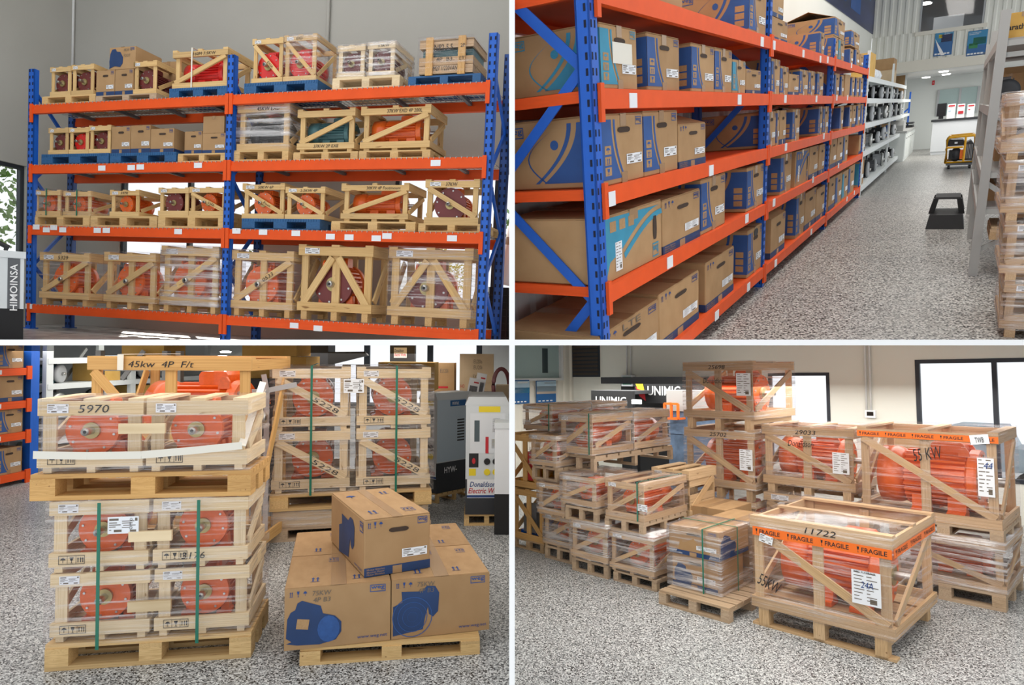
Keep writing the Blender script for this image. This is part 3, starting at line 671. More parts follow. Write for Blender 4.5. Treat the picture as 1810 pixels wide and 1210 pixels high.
def A_crate(px0, px1, pyt, z, label, mot=None, d=.42, y=YF + .01, fl=False, lng=False, **k):
    x0, x1, h = span(px0, px1, pyt, z, y); w = x1 - x0; cx, cy = (x0 + x1) / 2, y + d / 2
    crate(A, (cx, cy, z), 0, w, d, h, label, group='crates on the pallet rack', **k)
    if mot:
        s = k.get('skid', 0); hh = h - s
        desc = label.replace('pine crate', 'crate')
        lab = f'{mot[0]} motor inside the ' + desc
        if len(lab.split()) > 16: lab = ' '.join(lab.split()[:16])
        col = mot[1]
        if lng:
            r = min(hh * .36, d * .40); motor(A, (cx, cy, z + s + .03), 180 if not fl else 0, r, w * .78, col, lab, side=1, group='motors in the rack crates')
        else:
            r = min(hh * .34, w * .36); motor(A, (cx - w * .05, cy - d * .06, z + s + .03), 90, r, d * .8, col, lab, shield=mot[2] if len(mot) > 2 else None, flange=fl, group='motors in the rack crates')
def A_box(px0, px1, pyt, z, label, d=.36, y=YF + .01, **k):
    x0, x1, h = span(px0, px1, pyt, z, y); carton(A, ((x0 + x1) / 2, y + d / 2, z), 0, x1 - x0, d, h, label, detail=1, group='cartons on the pallet rack', side='R', **k)
    return z + h
OR = ('orange', 'orange_paint'); RE = ('red', 'red_paint'); MA = ('dark red', 'maroon_paint')
# top shelf
z = A_pallet(74, 168, 168, 0, 'timber pallet at the left end of the top rack shelf')
A_crate(88, 124.5, 119, z, 'left small pine crate of the pair beside the corner, top shelf', MA, brace=None)
A_crate(125.5, 165, 115, z, 'right small pine crate of the pair beside the corner, top shelf', MA, brace=None)
z = A_pallet(169, 276, 166.5, 0, 'pale pallet under cartons strapped by white band, top shelf', mat='pine_worn')
zb = A_box(170, 202, 124, z, 'left lower carton strapped beneath a carton, top rack shelf'); zc = A_box(203, 235, 122, z, 'carton touching the small crate, beneath strapped carton on top shelf')
x0, x1, _ = span(192, 238, 83, max(zb, zc))
carton(A, ((x0 + x1) / 2, .22, max(zb, zc)), 0, x1 - x0, .36, A.on(215, 83, 1, .04).z - max(zb, zc), 'carton with blue motor print standing on two cartons, top shelf', 'flat', 1, 'cartons on the pallet rack', logo=True, lab=False)
tb = bpy.context.scene.collection.objects[-1]
carton(A, (x1 + .10, .55, z + .22), 0, .3, .3, .26, 'carton half hidden behind the strapped carton with motor print', 'plain', 1, 'cartons on the pallet rack')
carton(A, (x1 + .10, .55, z), 0, .3, .3, .22, 'carton hidden low behind the small crate on the top shelf', 'plain', 1, 'cartons on the pallet rack')
pt = A.on(203, 115, 1, .035); PR = [(0, .0), (.02, .10), (0, .3), (.07, .62), (.2, .8), (.45, .82), (.55, .7), (.8, .68), (1, .45), (.98, .2), (.8, .05), (.4, .1)]
solo_t = [o for o in COL.objects if o.get('label', '').startswith('carton with blue motor print')][0]
fc = face(x1 - x0, .36, 1, 'F'); poly(solo_t, 'print', fc, [(.0 + a * .19, .01 + b * .26) for a, b in PR][::-1], 'print_navy', .003)
words(solo_t, fc, '4KW 4P', .2, .19, .12, .03, 'ink_soft', .004); words(solo_t, fc, 'FOOT', .2, .13, .09, .03, 'ink_soft', .004)
A_crate(235, 276, 109, z, 'single small pine crate right of the strapped cartons, top shelf', MA, brace=None, lab=True)
z = A_pallet(299, 401.5, 154, 0, 'blue plastic pallet under the wide red motor crate', True)
A_crate(304, 401, 89.5, z, 'wide pine crate with white strap on blue pallet, top shelf', RE, brace='/', lng=True, txt='160M 7.5KW', lab=False, strap=(.37,), strapmat='strap_white')
z = A_pallet(431, 561, 144, 0, 'blue plastic pallet under the two tall red motor crates', True)
A_crate(444, 499, 69, z, 'tall pine crate marked EXIA beside the middle post, top shelf', RE, brace='\\', txt_brace='EXIA', rail=.11)
A_crate(500, 558, 63, z, 'tall filmed pine crate marked EXD on its top rail, top shelf', RE, brace='\\', txt='EXD', wrap='film', rail=.11)
z = A_pallet(587, 705.6, 135, 0, 'pale pallet under the pair of film wrapped crates, top shelf', mat='pine_pale')
A_crate(595, 644, 81, z, 'left film wrapped crate of the pair with tape strips', MA, brace=None, wrap='film_heavy', mat='pine_pale', lab=False)
A_crate(648, 697, 76, z, 'right film wrapped crate of the pair marked 5.5KW', MA, brace=None, wrap='film_heavy', mat='pine_pale', txt='5.5KW', txt_low='EXD', lab=False)
z = A_pallet(721, 849, 132, 0, 'blue edged pallet at the right end of the top shelf', mat='pallet_blue')
x0, x1, h = span(740, 835, 69, z, .05); w = x1 - x0
t = thing(A, 'wooden_chest', 'boarded wooden chest with scrawled numbers at the top shelf right end', 'crate', ((x0 + x1) / 2, .25, z), group='crates on the pallet rack')
for k in range(4):
    if k == 2: bx(t, 'inner_load', (-w * .47, -.15, h * .5), (w * .47, .15, h * .75), 'teal_paint')
    else:
        for y in (-.2, .18): bx(t, 'side_board', (-w / 2, y, h * (.06 + .235 * k)), (w / 2, y + .02, h * (.06 + .235 * (k + .94))), 'pine_aged')
        for x in (-w / 2, w / 2 - .02): bx(t, 'end_board', (x, -.18, h * (.06 + .235 * k)), (x + .02, .18, h * (.06 + .235 * (k + .94))), 'pine_aged')
bx(t, 'lid', (-w / 2, -.2, h - .02), (w / 2, .2, h), 'pine_aged')
for x in (-w * .3, w * .3): bx(t, 'batten', (x - .035, -.225, 0), (x + .035, -.2, h * 1.04), 'pine_amber')
fc = (Vector((-w / 2, -.2, 0)), Vector((1, 0, 0)), Vector((0, 0, 1)), w, h)
for s, u, v, a, b in (('NP2 5.5', .28, .70, .34, .16), ('2P', .78, .72, .08, .1), ('4P  B3', .32, .40, .3, .10), ('M27 1/220VAN', .27, .14, .45, .12), ('NO 7PC', .76, .36, .1, .12)): words(t, fc, s, u * w, v * h, a * w, b * h, 'ink', .004 if u < .7 else .028)
film(t, (-w / 2 - .005, -.235, .02), (w / 2 + .005, .21, h * 1.05), 'film_light')
# second shelf
z = A_pallet(73, 192, 271.5, 1, 'blue plastic pallet under three small crates, second shelf', True)
for n_, (a, b, c) in enumerate(((85, 120, 227), (121, 156, 226), (156.5, 195, 222.5))):
    A_crate(a, b, c, z, ('leftmost', 'middle', 'rightmost')[n_] + ' of three small pine crates on the second shelf', (MA, RE, MA)[n_], brace=None)
z = A_pallet(194, 311, 269.5, 1, 'blue plastic pallet under three blue footed cartons, second shelf', True)
for n_, (a, b, c) in enumerate(((197, 230, 223.5), (231, 265, 221), (266, 307, 227))):
    A_box(a, b, c, z, ('leftmost', 'middle', 'rightmost and widest')[n_] + ' of three blue footed cartons on blue pallet')
z = A_pallet(314, 399, 270.5, 1, 'timber pallet beside the middle post, second shelf')
z1 = A_box(326, 356.5, 232, z, 'left carton of the stacked three beside the middle post'); z2 = A_box(357.5, 398, 235, z, 'right lower carton of the stacked three beside the middle post')
A_box(359, 396, 205, z2, 'carton lying on another carton beside the middle post', style='plain')
z = A_pallet(413, 509, 264.5, 1, 'timber pallet under the dark film wrapped crate, second shelf', mat='pine')
A_crate(418, 510, 186, z, 'film wrapped crate with dark load marked 45KW, second shelf', None, brace=None, wrap='film_heavy', txt='45KW EXD', lab=False)
x0, x1, h = span(424, 504, 190, z)
solo(A, 'dark_motor', COWL, 'dark_wrap_load', label='dark machine inside the film wrapped crate marked 45KW', cat='motor', R=Matrix(((0, 0, 1), (0, 1, 0), (-1, 0, 0)))) if False else motor(A, ((x0 + x1) / 2, .25, z + .03), 180, h * .34, (x1 - x0) * .8, 'dark_wrap_load', 'dark machine inside the film wrapped crate marked 45KW', group='motors in the rack crates')
z = A_pallet(518, 632, 268, 1, 'timber pallet under the teal motor crate, second shelf')
A_crate(524, 625.5, 195, z, 'wide pine crate with bagged teal motor, second shelf', ('teal', 'teal_paint'), brace='/', lng=True, lab=False, txt_low='37KW 2P EXE', wrap=None, skid=.03)
z = A_pallet(634, 760, 265, 1, 'timber pallet under the orange motor crate, second shelf right')
A_crate(635.7, 759, 190, z, 'wide pine crate at right of second shelf with orange motor', OR, brace='/', lng=True, fl=False, lab=False, txt='37KW EXD 4P 200L', skid=.025)
# third shelf
z = A_pallet(55, 158, 380.5, 2, 'timber pallet at the left end of the third shelf')
A_crate(58, 106, 337, z, 'leftmost pine crate on the third shelf with green strap', OR, brace=None, strap=(.52,), wrap='film_light')
A_crate(111.5, 160, 339, z, 'second pine crate on the third shelf with green strap', OR, brace=None, strap=(.52,), wrap='film_light')
z = A_pallet(159.5, 277, 381.5, 2, 'timber pallet under the crate marked 5970, third shelf')
A_crate(193.5, 245, 337, z, 'pine crate marked 5970 on the third shelf', OR, brace=None, txt='5970')
z = A_pallet(279, 398.5, 380.5, 2, 'timber pallet left of the middle post, third shelf')
A_crate(279, 332.5, 333, z, 'pine crate with maroon flanged motor left of crate 3360', ('maroon flanged', 'maroon_paint'), brace=None, fl=True)
A_crate(333.5, 398.5, 332, z, 'pine crate marked 3360 on its brace beside the middle post', OR, brace='\\', txt_brace='3360')
z = A_pallet(427, 565, 386.5, 2, 'blue plastic pallet under two braced crates, third shelf', True)
A_crate(427, 501.5, 326, z, 'pine crate marked 50KW right of the middle post, third shelf', OR, brace='\\', txt='50KW 6P', txt_brace='Foot', lab=True)
A_crate(503, 573, 332, z, 'pine crate marked 2.2KW on blue pallet, third shelf', OR, brace='\\', txt='2.2KW 4P')
z = A_pallet(585, 733.5, 391, 2, 'wide timber pallet under the crate marked 30KW, third shelf')
A_crate(601.5, 720.6, 327, z, 'long pine crate marked 30KW on the third shelf', OR, brace='/', lng=True, txt='30KW 4P Footmount', lab=False, skid=.025)
z = A_pallet(739, 856.5, 395, 2, 'timber pallet at the right end of the third shelf')
A_crate(749, 845, 319.5, z, 'pine crate at the right end of the third shelf with big flange', ('maroon flanged', 'orange_paint', 'maroon_paint'), brace='\\', fl=True, txt='37KW')
# bottom shelf
z = HB[3] + .006
A_crate(69, 156, 449, z, 'leftmost pine crate marked 5329 on the bottom shelf', OR, brace='/', midpost=True, skid=.075, txt='5329', rail=.13, wrap='film_light')
A_crate(182.5, 273, 449, z, 'second pine crate on the bottom shelf, smallest of the row', OR, brace='/', midpost=True, skid=.075, rail=.13, wrap='film_light')
A_crate(283, 384, 438, z, 'film wrapped pine crate left of the middle post, bottom shelf', OR, brace='/', midpost=True, skid=.08, rail=.12, wrap='film_heavy')
A_crate(407, 515.6, 446, z, 'film wrapped pine crate marked 0533 right of the middle post', OR, brace='/', midpost=True, skid=.08, rail=.12, wrap='film', txt_brace='0533')
A_crate(524, 655, 436, z, 'large unwrapped pine crate with A shaped braces, bottom shelf', ('large orange', 'orange_paint', 'maroon_paint'), brace='A', midpost=True, skid=.09, rail=.12)
A_crate(683, 831, 441, z, 'large film wrapped crate with A shaped braces, bottom right', ('large orange', 'orange_paint', 'maroon_paint'), brace='A', midpost=True, skid=.09, rail=.12, wrap='film')
# --- generator at the left edge
p = A.on(43, 600, 1, -1.3); pt = A.on(43, 447, 1, -1.3); zb = A.on(43, 546, 1, -1.3).z
q_ = A.on(43, 500, 1, -.3) - A.on(43, 500, 1, -1.3); t = thing(A, 'generator', 'generator', 'generator', (pt.x, -1.3, 0), math.degrees(math.atan2(-q_.x, q_.y)) + 1.5); t['label'] = 'pale grey generator with dark lettered stripe and black base left of the rack'
bx(t, 'base', (-1.2, 0, p.z - .3), (0, .9, zb), 'black_matte'); bx(t, 'canopy', (-1.2, 0, zb), (.0, .9, pt.z), 'gen_grey'); bx(t, 'roof_lip', (-1.2, -.012, pt.z - .05), (.012, .9, pt.z + .01), 'gen_grey')
st = A.on(25, 500, 1, -1.3).x - pt.x; st2 = A.on(38, 500, 1, -1.3).x - pt.x
bx(t, 'stripe', (st, -.004, zb), (st2, 0, pt.z - .055), 'gen_stripe')
fc = (Vector((0, 0, 0)), Vector((1, 0, 0)), Vector((0, 0, 1)), 1, 1)
words(t, fc, 'HIMOINSA', (st + st2) / 2 - .21, (zb + pt.z) / 2 - .06 - .028, .42, .055, 'white', .008, 90, bold=.01)
for k in (.25, .72):
    o = part(t, 'latch', MB().lathe([(.02, 0), (.02, .03)], 10, 'y').mesh('latch'), 'black', (st - .12, -.0, zb + (pt.z - zb) * k)); bx(o, 'latch_bar', (-.008, -.045, -.05), (.008, -.03, .01), 'black')
bx(t, 'door_edge', (st - .17, -.004, zb + .03), (st - .165, 0, pt.z - .07), 'gen_stripe')
part(t, 'lifting_eye', MB().box((-.10, .05, pt.z), (-.07, .1, pt.z + .05)).tube([(-.2, .07, pt.z + .06), (-.13, .07, pt.z + .075), (-.06, .07, pt.z + .04)], .022).mesh('eye'), 'black', (st * .4, 0, 0))
# --- roll and cage at the right edge
p = A.on(893, 505, 1, .9)
part(thing(A, 'sheet_roll', 'white foam sheet roll with brown tape leaning right of the rack', 'roll', (p.x + .05, .9, p.z), R=Matrix.Rotation(.16, 3, 'Y')), 'roll', MB().lathe([(.13, 0), (.14, .05), (.14, .8), (.12, .82)], 20).mesh('roll', True), 'white')
part([o for o in COL.objects if o.name == 'sheet_roll'][0], 'tape_band', MB().lathe([(.142, .42), (.142, .50)], 20, cap=False).mesh('band'), 'tape')
t = thing(A, 'wire_cage', 'black wire cage on the floor behind the right rack post', 'cage', (p.x + .1, .8, 0)); m = MB()
for i in range(9):
    x = -.25 + i * .07; m.bar((x, 0, 0), (x, 0, p.z - .02), .008, .008, (0, 1, 0)); m.bar((-.25, 0, .05 + i * (p.z - .08) / 9), (.31, 0, .05 + i * (p.z - .08) / 9), .008, .008)
part(t, 'front_grid', m.mesh('grid'), 'black'); bx(t, 'cage_box', (-.25, .02, 0), (.31, .3, p.z - .02), 'black_matte')
# ================================================================== bay B: the aisle of cartons
B = RB
HS = [2.75, 2.179, 1.605, .988, .245]; XQ = [0, 4.314, 8.761, 13.433]; DB = .85; YL = 1.05; XE = 24.0
def zofy(px, py, y=0.): return B.on(px, py, 1, y)
def xat(px, z, y=.05):
    lo, hi = -200., 1400.
    for _ in range(50):
        m = (lo + hi) / 2
        if B.on(px, m, 1, y).z > z: lo = m
        else: hi = m
    return B.on(px, m, 1, y).x
# --- shell
solo(B, 'floor', MB().box((-3, -6, -.08), (XE + 9, YL + .2, 0)).mesh('floor'), 'floor_flake_fine', kind='structure')
m = MB(); x = -3
pr = []
while x < XE:
    pr += [(x, 0), (x + .10, 0), (x + .14, .035), (x + .24, .035)]; x += .28
poly_ = pr + [(XE, .1), (-3, .1)]
solo(B, 'wall_left', MB().prism([(a, YL - b if b < .09 else YL + .1) for a, b in poly_], 2.9, 'z').mesh('wall_left'), 'wall_white', kind='structure')
solo(B, 'wall_left_upper', MB().box((-3, YL, 2.9), (XE, YL + .1, 7)).mesh('wall_left_upper'), 'wall_cream_b', kind='structure')
zs = B.on(1660, 122, 0, XE).z; zc = B.on(1660, 102, 0, XE).z
yw0, yw1 = B.on(1627, 20, 0, XE).y, B.on(1741, 20, 0, XE).y; zw0 = B.on(1680, 49, 0, XE).z
wo = [(-6, yw1, zw0, 7), (yw0, YL, zw0, 7), (-6, YL, zc, zw0)]
m = MB()
for a, b, c, d in wo:
    y = a; pp = [(a, .08)]
    while y < b - .01:
        for q, e in ((0, 0), (.10, 0), (.13, -.03), (.20, -.03), (.23, 0)):
            if y + q <= b: pp.append((y + q, e))
        y += .23
    pp.append((b, .08)); m.add(*(lambda k: k)(([(XE + e, yy, zz) for zz in (c, d) for yy, e in pp], [tuple(range(len(pp))), tuple(len(pp) + i for i in range(len(pp)))] + [(i, i + 1, len(pp) + i + 1, len(pp) + i) for i in range(len(pp) - 1)])))
solo(B, 'wall_front', m.mesh('wall_front'), 'wall_cream_b', kind='structure')
solo(B, 'trim_1', MB().box((XE - .05, -6, zs), (XE + .2, YL, zc)).mesh('trim_1'), 'wall_cream', kind='structure')
solo(B, 'trim_2', MB().box((XE - .06, yw1 - .1, zw0 - .12), (XE + .02, yw0 + .1, zw0)).mesh('trim_2'), 'wall_cream', kind='structure')
# upper office behind the high window
o = bpy.data.objects.new('window_4', None); o.matrix_world = B.M; o['kind'] = 'structure'; _link(o, B.M.copy(), B)
bx(o, 'pane', (XE + .02, yw1, zw0), (XE + .03, yw0, 6.5), 'glass'); bx(o, 'window_frame', (XE - .02, yw0 - .05, zw0), (XE + .06, yw0, 6.5), 'grey_light'); bx(o, 'window_frame', (XE - .02, yw1, zw0), (XE + .06, yw1 + .05, 6.5), 'grey_light')
solo(B, 'wall_office_upper', MB().box((XE + 4, -6, zs), (XE + 4.1, YL, 8)).mesh('wall_office_upper'), 'charcoal', kind='structure')
solo(B, 'wall_office_screen', MB().box((XE + 1.6, B.on(1704, 30, 0, XE + 1.6).y, zw0 - .4), (XE + 1.7, B.on(1651, 30, 0, XE + 1.6).y, B.on(1680, 27, 0, XE + 1.6).z)).mesh('screen'), 'panel_white', kind='structure')
p = B.on(1637, 8, 0, XE + 1.5); solo(B, 'ceiling_lamp', MB().lathe([(.16, 0), (.18, .04), (.1, .08)], 20).mesh('lamp'), 'lamp_glow', p, label='round ceiling lamp glowing behind the high office window', cat='lamp')
# lower office
solo(B, 'ceiling_office', MB().box((XE, -6, zs), (XE + 9, YL, zs + .1)).mesh('ceiling_office'), 'wall_white', kind='structure')
solo(B, 'wall_office', MB().box((XE + 8, -6, 0), (XE + 8.1, YL + 3, zs)).mesh('wall_office'), 'cabinet_white', kind='structure')
solo(B, 'wall_office_side', MB().box((XE, YL, 0), (XE + 8.1, YL + .1, zs)).mesh('wall_office_side'), 'wall_white', kind='structure')
solo(B, 'ceiling', MB().box((-3, -6, 7), (XE + 9, YL + .2, 7.1)).mesh('ceiling'), 'wall_white', kind='structure')
for n_, (px, py) in enumerate(((1668, 126.5), (1672.5, 131.5), (1677, 135.5), (1637, 137))):
    p = B.on(px, py, 2, zs - .02); solo(B, 'downlight', MB().lathe([(.13, -.02), (.15, 0), (.15, .02)], 18).mesh('downlight'), 'lamp_glow', p, label=('nearest', 'second', 'third', 'leftmost single')[n_] + ' round downlight in the office ceiling above the counter', cat='lamp', group='office downlights')
lamp(B, (8, -1.2, 6.8), 14, 1.2, 380); lamp(B, (XE + 3, -2, zs - .15), 5, 3, 160)
X2 = XE + 7.9
def endbox(px0, px1, pyb, pyt, X): a, b = B.on(px0, pyb, 0, X), B.on(px1, pyt, 0, X); return b.y, a.y, min(a.z, b.z), max(a.z, b.z)
y0, y1, z0, z1 = endbox(1655, 1731, 204, 152, X2)
o = bpy.data.objects.new('window_5', None); o.matrix_world = B.M; o['kind'] = 'structure'; _link(o, B.M.copy(), B)
bx(o, 'pane', (X2, y0, z0), (X2 + .05, y1, z1), 'glass_green')
for k in (0, .45, 1): bx(o, 'window_frame', (X2 - .03, y0 + (y1 - y0) * k - .04, z0), (X2, y0 + (y1 - y0) * k + .04, z1), 'grey_light')
y0, y1, z0, z1 = endbox(1647, 1652.5, 150.5, 142, X2 - .1)
t = thing(B, 'fire_sign', 'small red fire equipment sign on the office wall', 'sign', (X2 - .05, 0, 0)); bx(t, 'plate', (-.02, y0, z0), (0, y1, z1), 'red_sign'); bx(t, 'pictogram', (-.025, y0 + .06, z0 + .08), (-.02, y1 - .06, z1 - .08), 'white')
# posters on the corrugated wall
def poster(px0, px1, pyb, pyt, X, label, cols):
    y0, y1, z0, z1 = endbox(px0, px1, pyb, pyt, X - .05); t = thing(B, 'poster', label, 'poster', (X - .05, y1, z0), -90, group='posters on the corrugated wall'); w = y1 - y0; h = z1 - z0
    bx(t, 'panel', (0, 0, 0), (w, .02, h), cols[0]); fc = (Vector((0, 0, 0)), Vector((1, 0, 0)), Vector((0, 0, 1)), w, h)
    for (a, b, c, d, mm) in cols[1]: rect(t, 'print', fc, a * w, b * h, c * w, d * h, mm, .004)
    for (s, a, b, c, d) in cols[2]: words(t, fc, s, a * w, b * h, c * w, d * h, 'white', .006)
    if cols[3]: poly(t, 'print', fc, [(a * w, b * h) for a, b in cols[3]], 'white', .008)
foot = [(.06 + .17 * k, .05, .19 + .17 * k, .11, 'white') for k in range(5)]
poster(1649.5, 1686.5, 100, 52, XE, 'blue poster with white swoosh on corrugated wall, left of two', ('poster_blue', [(0, .55, 1, .98, 'poster_teal'), (.35, .55, .95, .85, 'poster_dark'), (.2, .72, .4, .86, 'yellow')] + foot, [('ELECTRIC MOTORS', .5, .9, .46, .04), ('AND DRIVES', .5, .84, .3, .04)], [(.02, .72), (.1, .62), (.38, .3), (.62, .02), (.4, .02), (.25, .25), (.1, .55)]))
poster(1707, 1747, 100, 51, XE, 'blue poster with green motor picture on corrugated wall, right of two', ('poster_blue', [(0, .42, 1, .98, 'poster_teal'), (.1, .3, .55, .5, 'poster_green'), (.3, .45, .95, .72, 'poster_green')] + foot, [('M.V. MOTORS AND', .06, .9, .6, .045), ('GENERATORS', .06, .84, .5, .045)], None))
# banner on the left wall
p = [B.on(px, py, 1, YL - .02) for px, py in ((1450, 0), (1563, 0), (1561, 74))]
t = thing(B, 'banner', 'long dark blue banner with orange streak high on the left wall', 'banner', (0, YL - .02, 0)); xa, xb, zb = p[0].x, p[1].x, p[2].z
fc = (Vector((xa - 4, 0, zb)), Vector((1, 0, 0)), Vector((0, 0, 1)), xb - xa + 4, 3)
L_ = xb - xa + 4; bx(t, 'sheet', (xa - 4, 0, zb), (xb, .015, zb + 3), 'poster_dark')
for (a, b, c, d, mm) in ((.2, .3, .45, 3, 'print_blue'), (.5, .25, .62, 3, 'print_blue'), (.68, .9, .76, 3, 'poster_teal')): rect(t, 'print', fc, a * L_, b, c * L_, d, mm, .003)
poly(t, 'print', fc, [(.86 * L_, .7), (.90 * L_, .9), (.96 * L_, 1.6), (.98 * L_, 3), (.93 * L_, 3), (.90 * L_, 1.7), (.86 * L_, 1.1)], 'poster_orange', .004)
# --- the blue and orange rack
t = thing(B, 'pallet_rack', 'blue and orange shelving rack full of cartons along the aisle', 'rack')
for i, x in enumerate(XQ):
    tp = 3.6 if i < 2 else 3.05 + .0 * i
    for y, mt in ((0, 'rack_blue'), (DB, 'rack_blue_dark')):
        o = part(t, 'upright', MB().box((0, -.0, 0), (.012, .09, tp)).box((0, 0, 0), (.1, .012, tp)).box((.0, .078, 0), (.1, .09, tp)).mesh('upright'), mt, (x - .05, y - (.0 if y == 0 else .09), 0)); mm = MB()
        if y == 0:
            n = int(tp / .085)
            for k in range(n):
                z = .04 + k * .085
                mm.box((-.002, .02, z), (0, .035, z + .04)); mm.box((-.002, .06, z), (0, .075, z + .04)) if i == 99 else None
                for u in (.022, .066): mm.box((u - .007, -.002, z), (u + .007, 0, z + .04))
            part(o, 'slot_row', mm.mesh('slots'), 'slot_dark')['kind'] = 'stuff'
    zf = [B.on(1030, q, 1, .05).z for q in (548, 118)]; zz = [zf[0] - .85, zf[0], (zf[0] + zf[1]) / 2, zf[1], zf[1] + .68, zf[1] + 1.3]
    for k, (a, b) in enumerate(zip(zz, zz[1:])):
        if b > tp: continue
        p, q = ((x, .08, b), (x, DB - .05, a)) if not k % 2 else ((x, .08, a), (x, DB - .05, b))
        if a < 0: continue
        mm = MB().bar(p, q, .012, .065, (0, .6, .8)).mesh('brace'); part(t, 'brace', mm, 'rack_blue')
for j, z in enumerate(HS):
    for k in range(3):
        x0, x1 = XQ[k] + .05, XQ[k + 1] - .05
        for y in (-.02, DB - .03): part(t, 'beam', MB().box((x0, y, z - .115), (x1, y + .05, z)).mesh('beam'), 'rack_orange')
        for x, s in ((x0 - .05, 1), (x1 + .05, -1)): bx(t, 'beam_connector', (x + s * .01, -.026, z - .19), (x + s * .06, -.004, z + .03), 'rack_orange')
        bx(t, 'shelf_panel', (x0 - .02, .0, z - .03), (x1 + .02, DB - .03, z - .004), 'rack_orange')
        bx(t, 'end_beam', (x0 - .06, .1, z - .07), (x0 - .02, DB - .1, z - .004), 'rack_orange')
for px, py in ((1119, 176), (1307, 175), (1388, 174), (1443, 174), (1479, 172), (1498, 172), (1080, 350), (1257, 300), (1389, 259), (1456, 240), (1347, 73), (1368, 79), (1420, 94), (1450, 104), (1463, 105), (1505, 115), (1184, 462), (1320, 385), (1368, 357), (1437, 317), (1482, 292), (1267, 556), (1323, 506), (1371, 464), (1434, 409), (1497, 351), (1510, 340)):
    p = B.on(px, py, 1, -.022); bx(t, 'beam_label', (p.x - .06, -.026, p.z - .05), (p.x + .06, -.021, p.z + .04), 'paper')
# --- cartons: shelf, bay, px0, px1 of the front face, py of its top, style
ORD = ['first', 'second', 'third', 'fourth', 'fifth', 'sixth', 'seventh']
SH = ['top', 'second', 'third', 'fourth', 'bottom']; BAY = ['nearest', 'middle', 'farthest']
LOOK = {'curve': 'carton with blue curve print', 'band': 'brown carton with blue foot band', 'teal': 'carton with teal curve print', 'plain': 'plain brown carton'}
LIST = {
 (0, 0): [(1115, 1165, -14, 'plain', .5), (1166, 1206, -10, 'plain', .5), (1323, 1353, -25, 'curve', .75)],
 (0, 1): [(1363, 1391, 33, 'band', .5), (1447, 1456, 56, 'curve', .7), (1471, 1480, 64, 'curve', .4), (1481, 1491, 69, 'teal', .4)],
 (0, 2): [(1500, 1507, 85, 'curve', .5), (1510, 1518, 86, 'curve', .5), (1519, 1525, 95, 'band', .4)],
 (1, 0): [(1063, 1127, 46, 'teal', .7), (1145, 1201, 62, 'curve', .6), (1222, 1262, 79, 'curve', .6), (1263, 1293, 86, 'curve', .5), (1294, 1317, 106, 'teal', .4), (1318, 1344, 123, 'band', .4)],
 (1, 1): [(1362, 1377, 104, 'curve', .5), (1378, 1392, 117, 'curve', .4), (1393, 1411, 131, 'band', .3), (1412, 1427, 123, 'curve', .4), (1428, 1439, 125, 'curve', .4), (1443, 1454, 127, 'curve', .4)],
 (1, 2): [(1474, 1482, 129, 'curve', .4), (1485, 1490, 132, 'curve', .4), (1492, 1501, 131, 'plain', .4), (1503, 1509, 135, 'curve', .4), (1511, 1517, 136, 'curve', .4), (1518, 1524, 137, 'curve', .4)],
 (2, 0): [(1066, 1138, 200, 'curve', .75), (1139, 1198, 195, 'curve', .6), (1200, 1247, 217, 'band', .55), (1354, 1370, 197, 'curve', .8)],
 (2, 1): [(1371, 1376, 195, 'curve', .5), (1377, 1388, 195, 'band', .5), (1399, 1412, 193, 'curve', .5), (1445, 1452, 188, 'curve', .7), (1453, 1463, 188, 'curve', .5)],
 (2, 2): [(1483, 1489, 187, 'curve', .5), (1499, 1504, 186, 'curve', .4), (1505, 1511, 186, 'band', .3), (1513, 1519, 184, 'curve', .5), (1520, 1527, 183, 'curve', .4)],
 (3, 0): [(1065, 1170, 368, 'tealturn', .75), (1172, 1237, 343, 'band', .7), (1239, 1281, 311, 'curve', .65), (1319, 1349, 293, 'curve', .75)],
 (3, 1): [(1378, 1397, 272, 'curve', .6), (1404, 1428, 265, 'blueturn', .5), (1429, 1444, 259, 'band', .5), (1446, 1456, 256, 'band', .5)],
 (3, 2): [(1466, 1477, 246, 'band', .5), (1478, 1488, 243, 'band', .5), (1489, 1497, 239, 'curve', .5), (1517, 1528, 238, 'band', .6)],
 (4, 0): [(1062, 1165, 560, 'band', .75), (1166, 1235, 498, 'band', .7), (1247, 1296, 450, 'band', .6), (1320, 1346, 402, 'curve', .7)],
 (4, 1): [(1361, 1386, 381, 'band', .5), (1405, 1420, 343, 'curve', .6), (1421, 1440, 338, 'band', .5), (1441, 1460, 331, 'band', .5)],
 (4, 2): [(1463, 1474, 315, 'band', .5), (1475, 1486, 309, 'curve', .5), (1487, 1497, 303, 'teal', .5), (1498, 1508, 294, 'curve', .5), (1516, 1525, 285, 'teal', .5)],
}
BT = {}
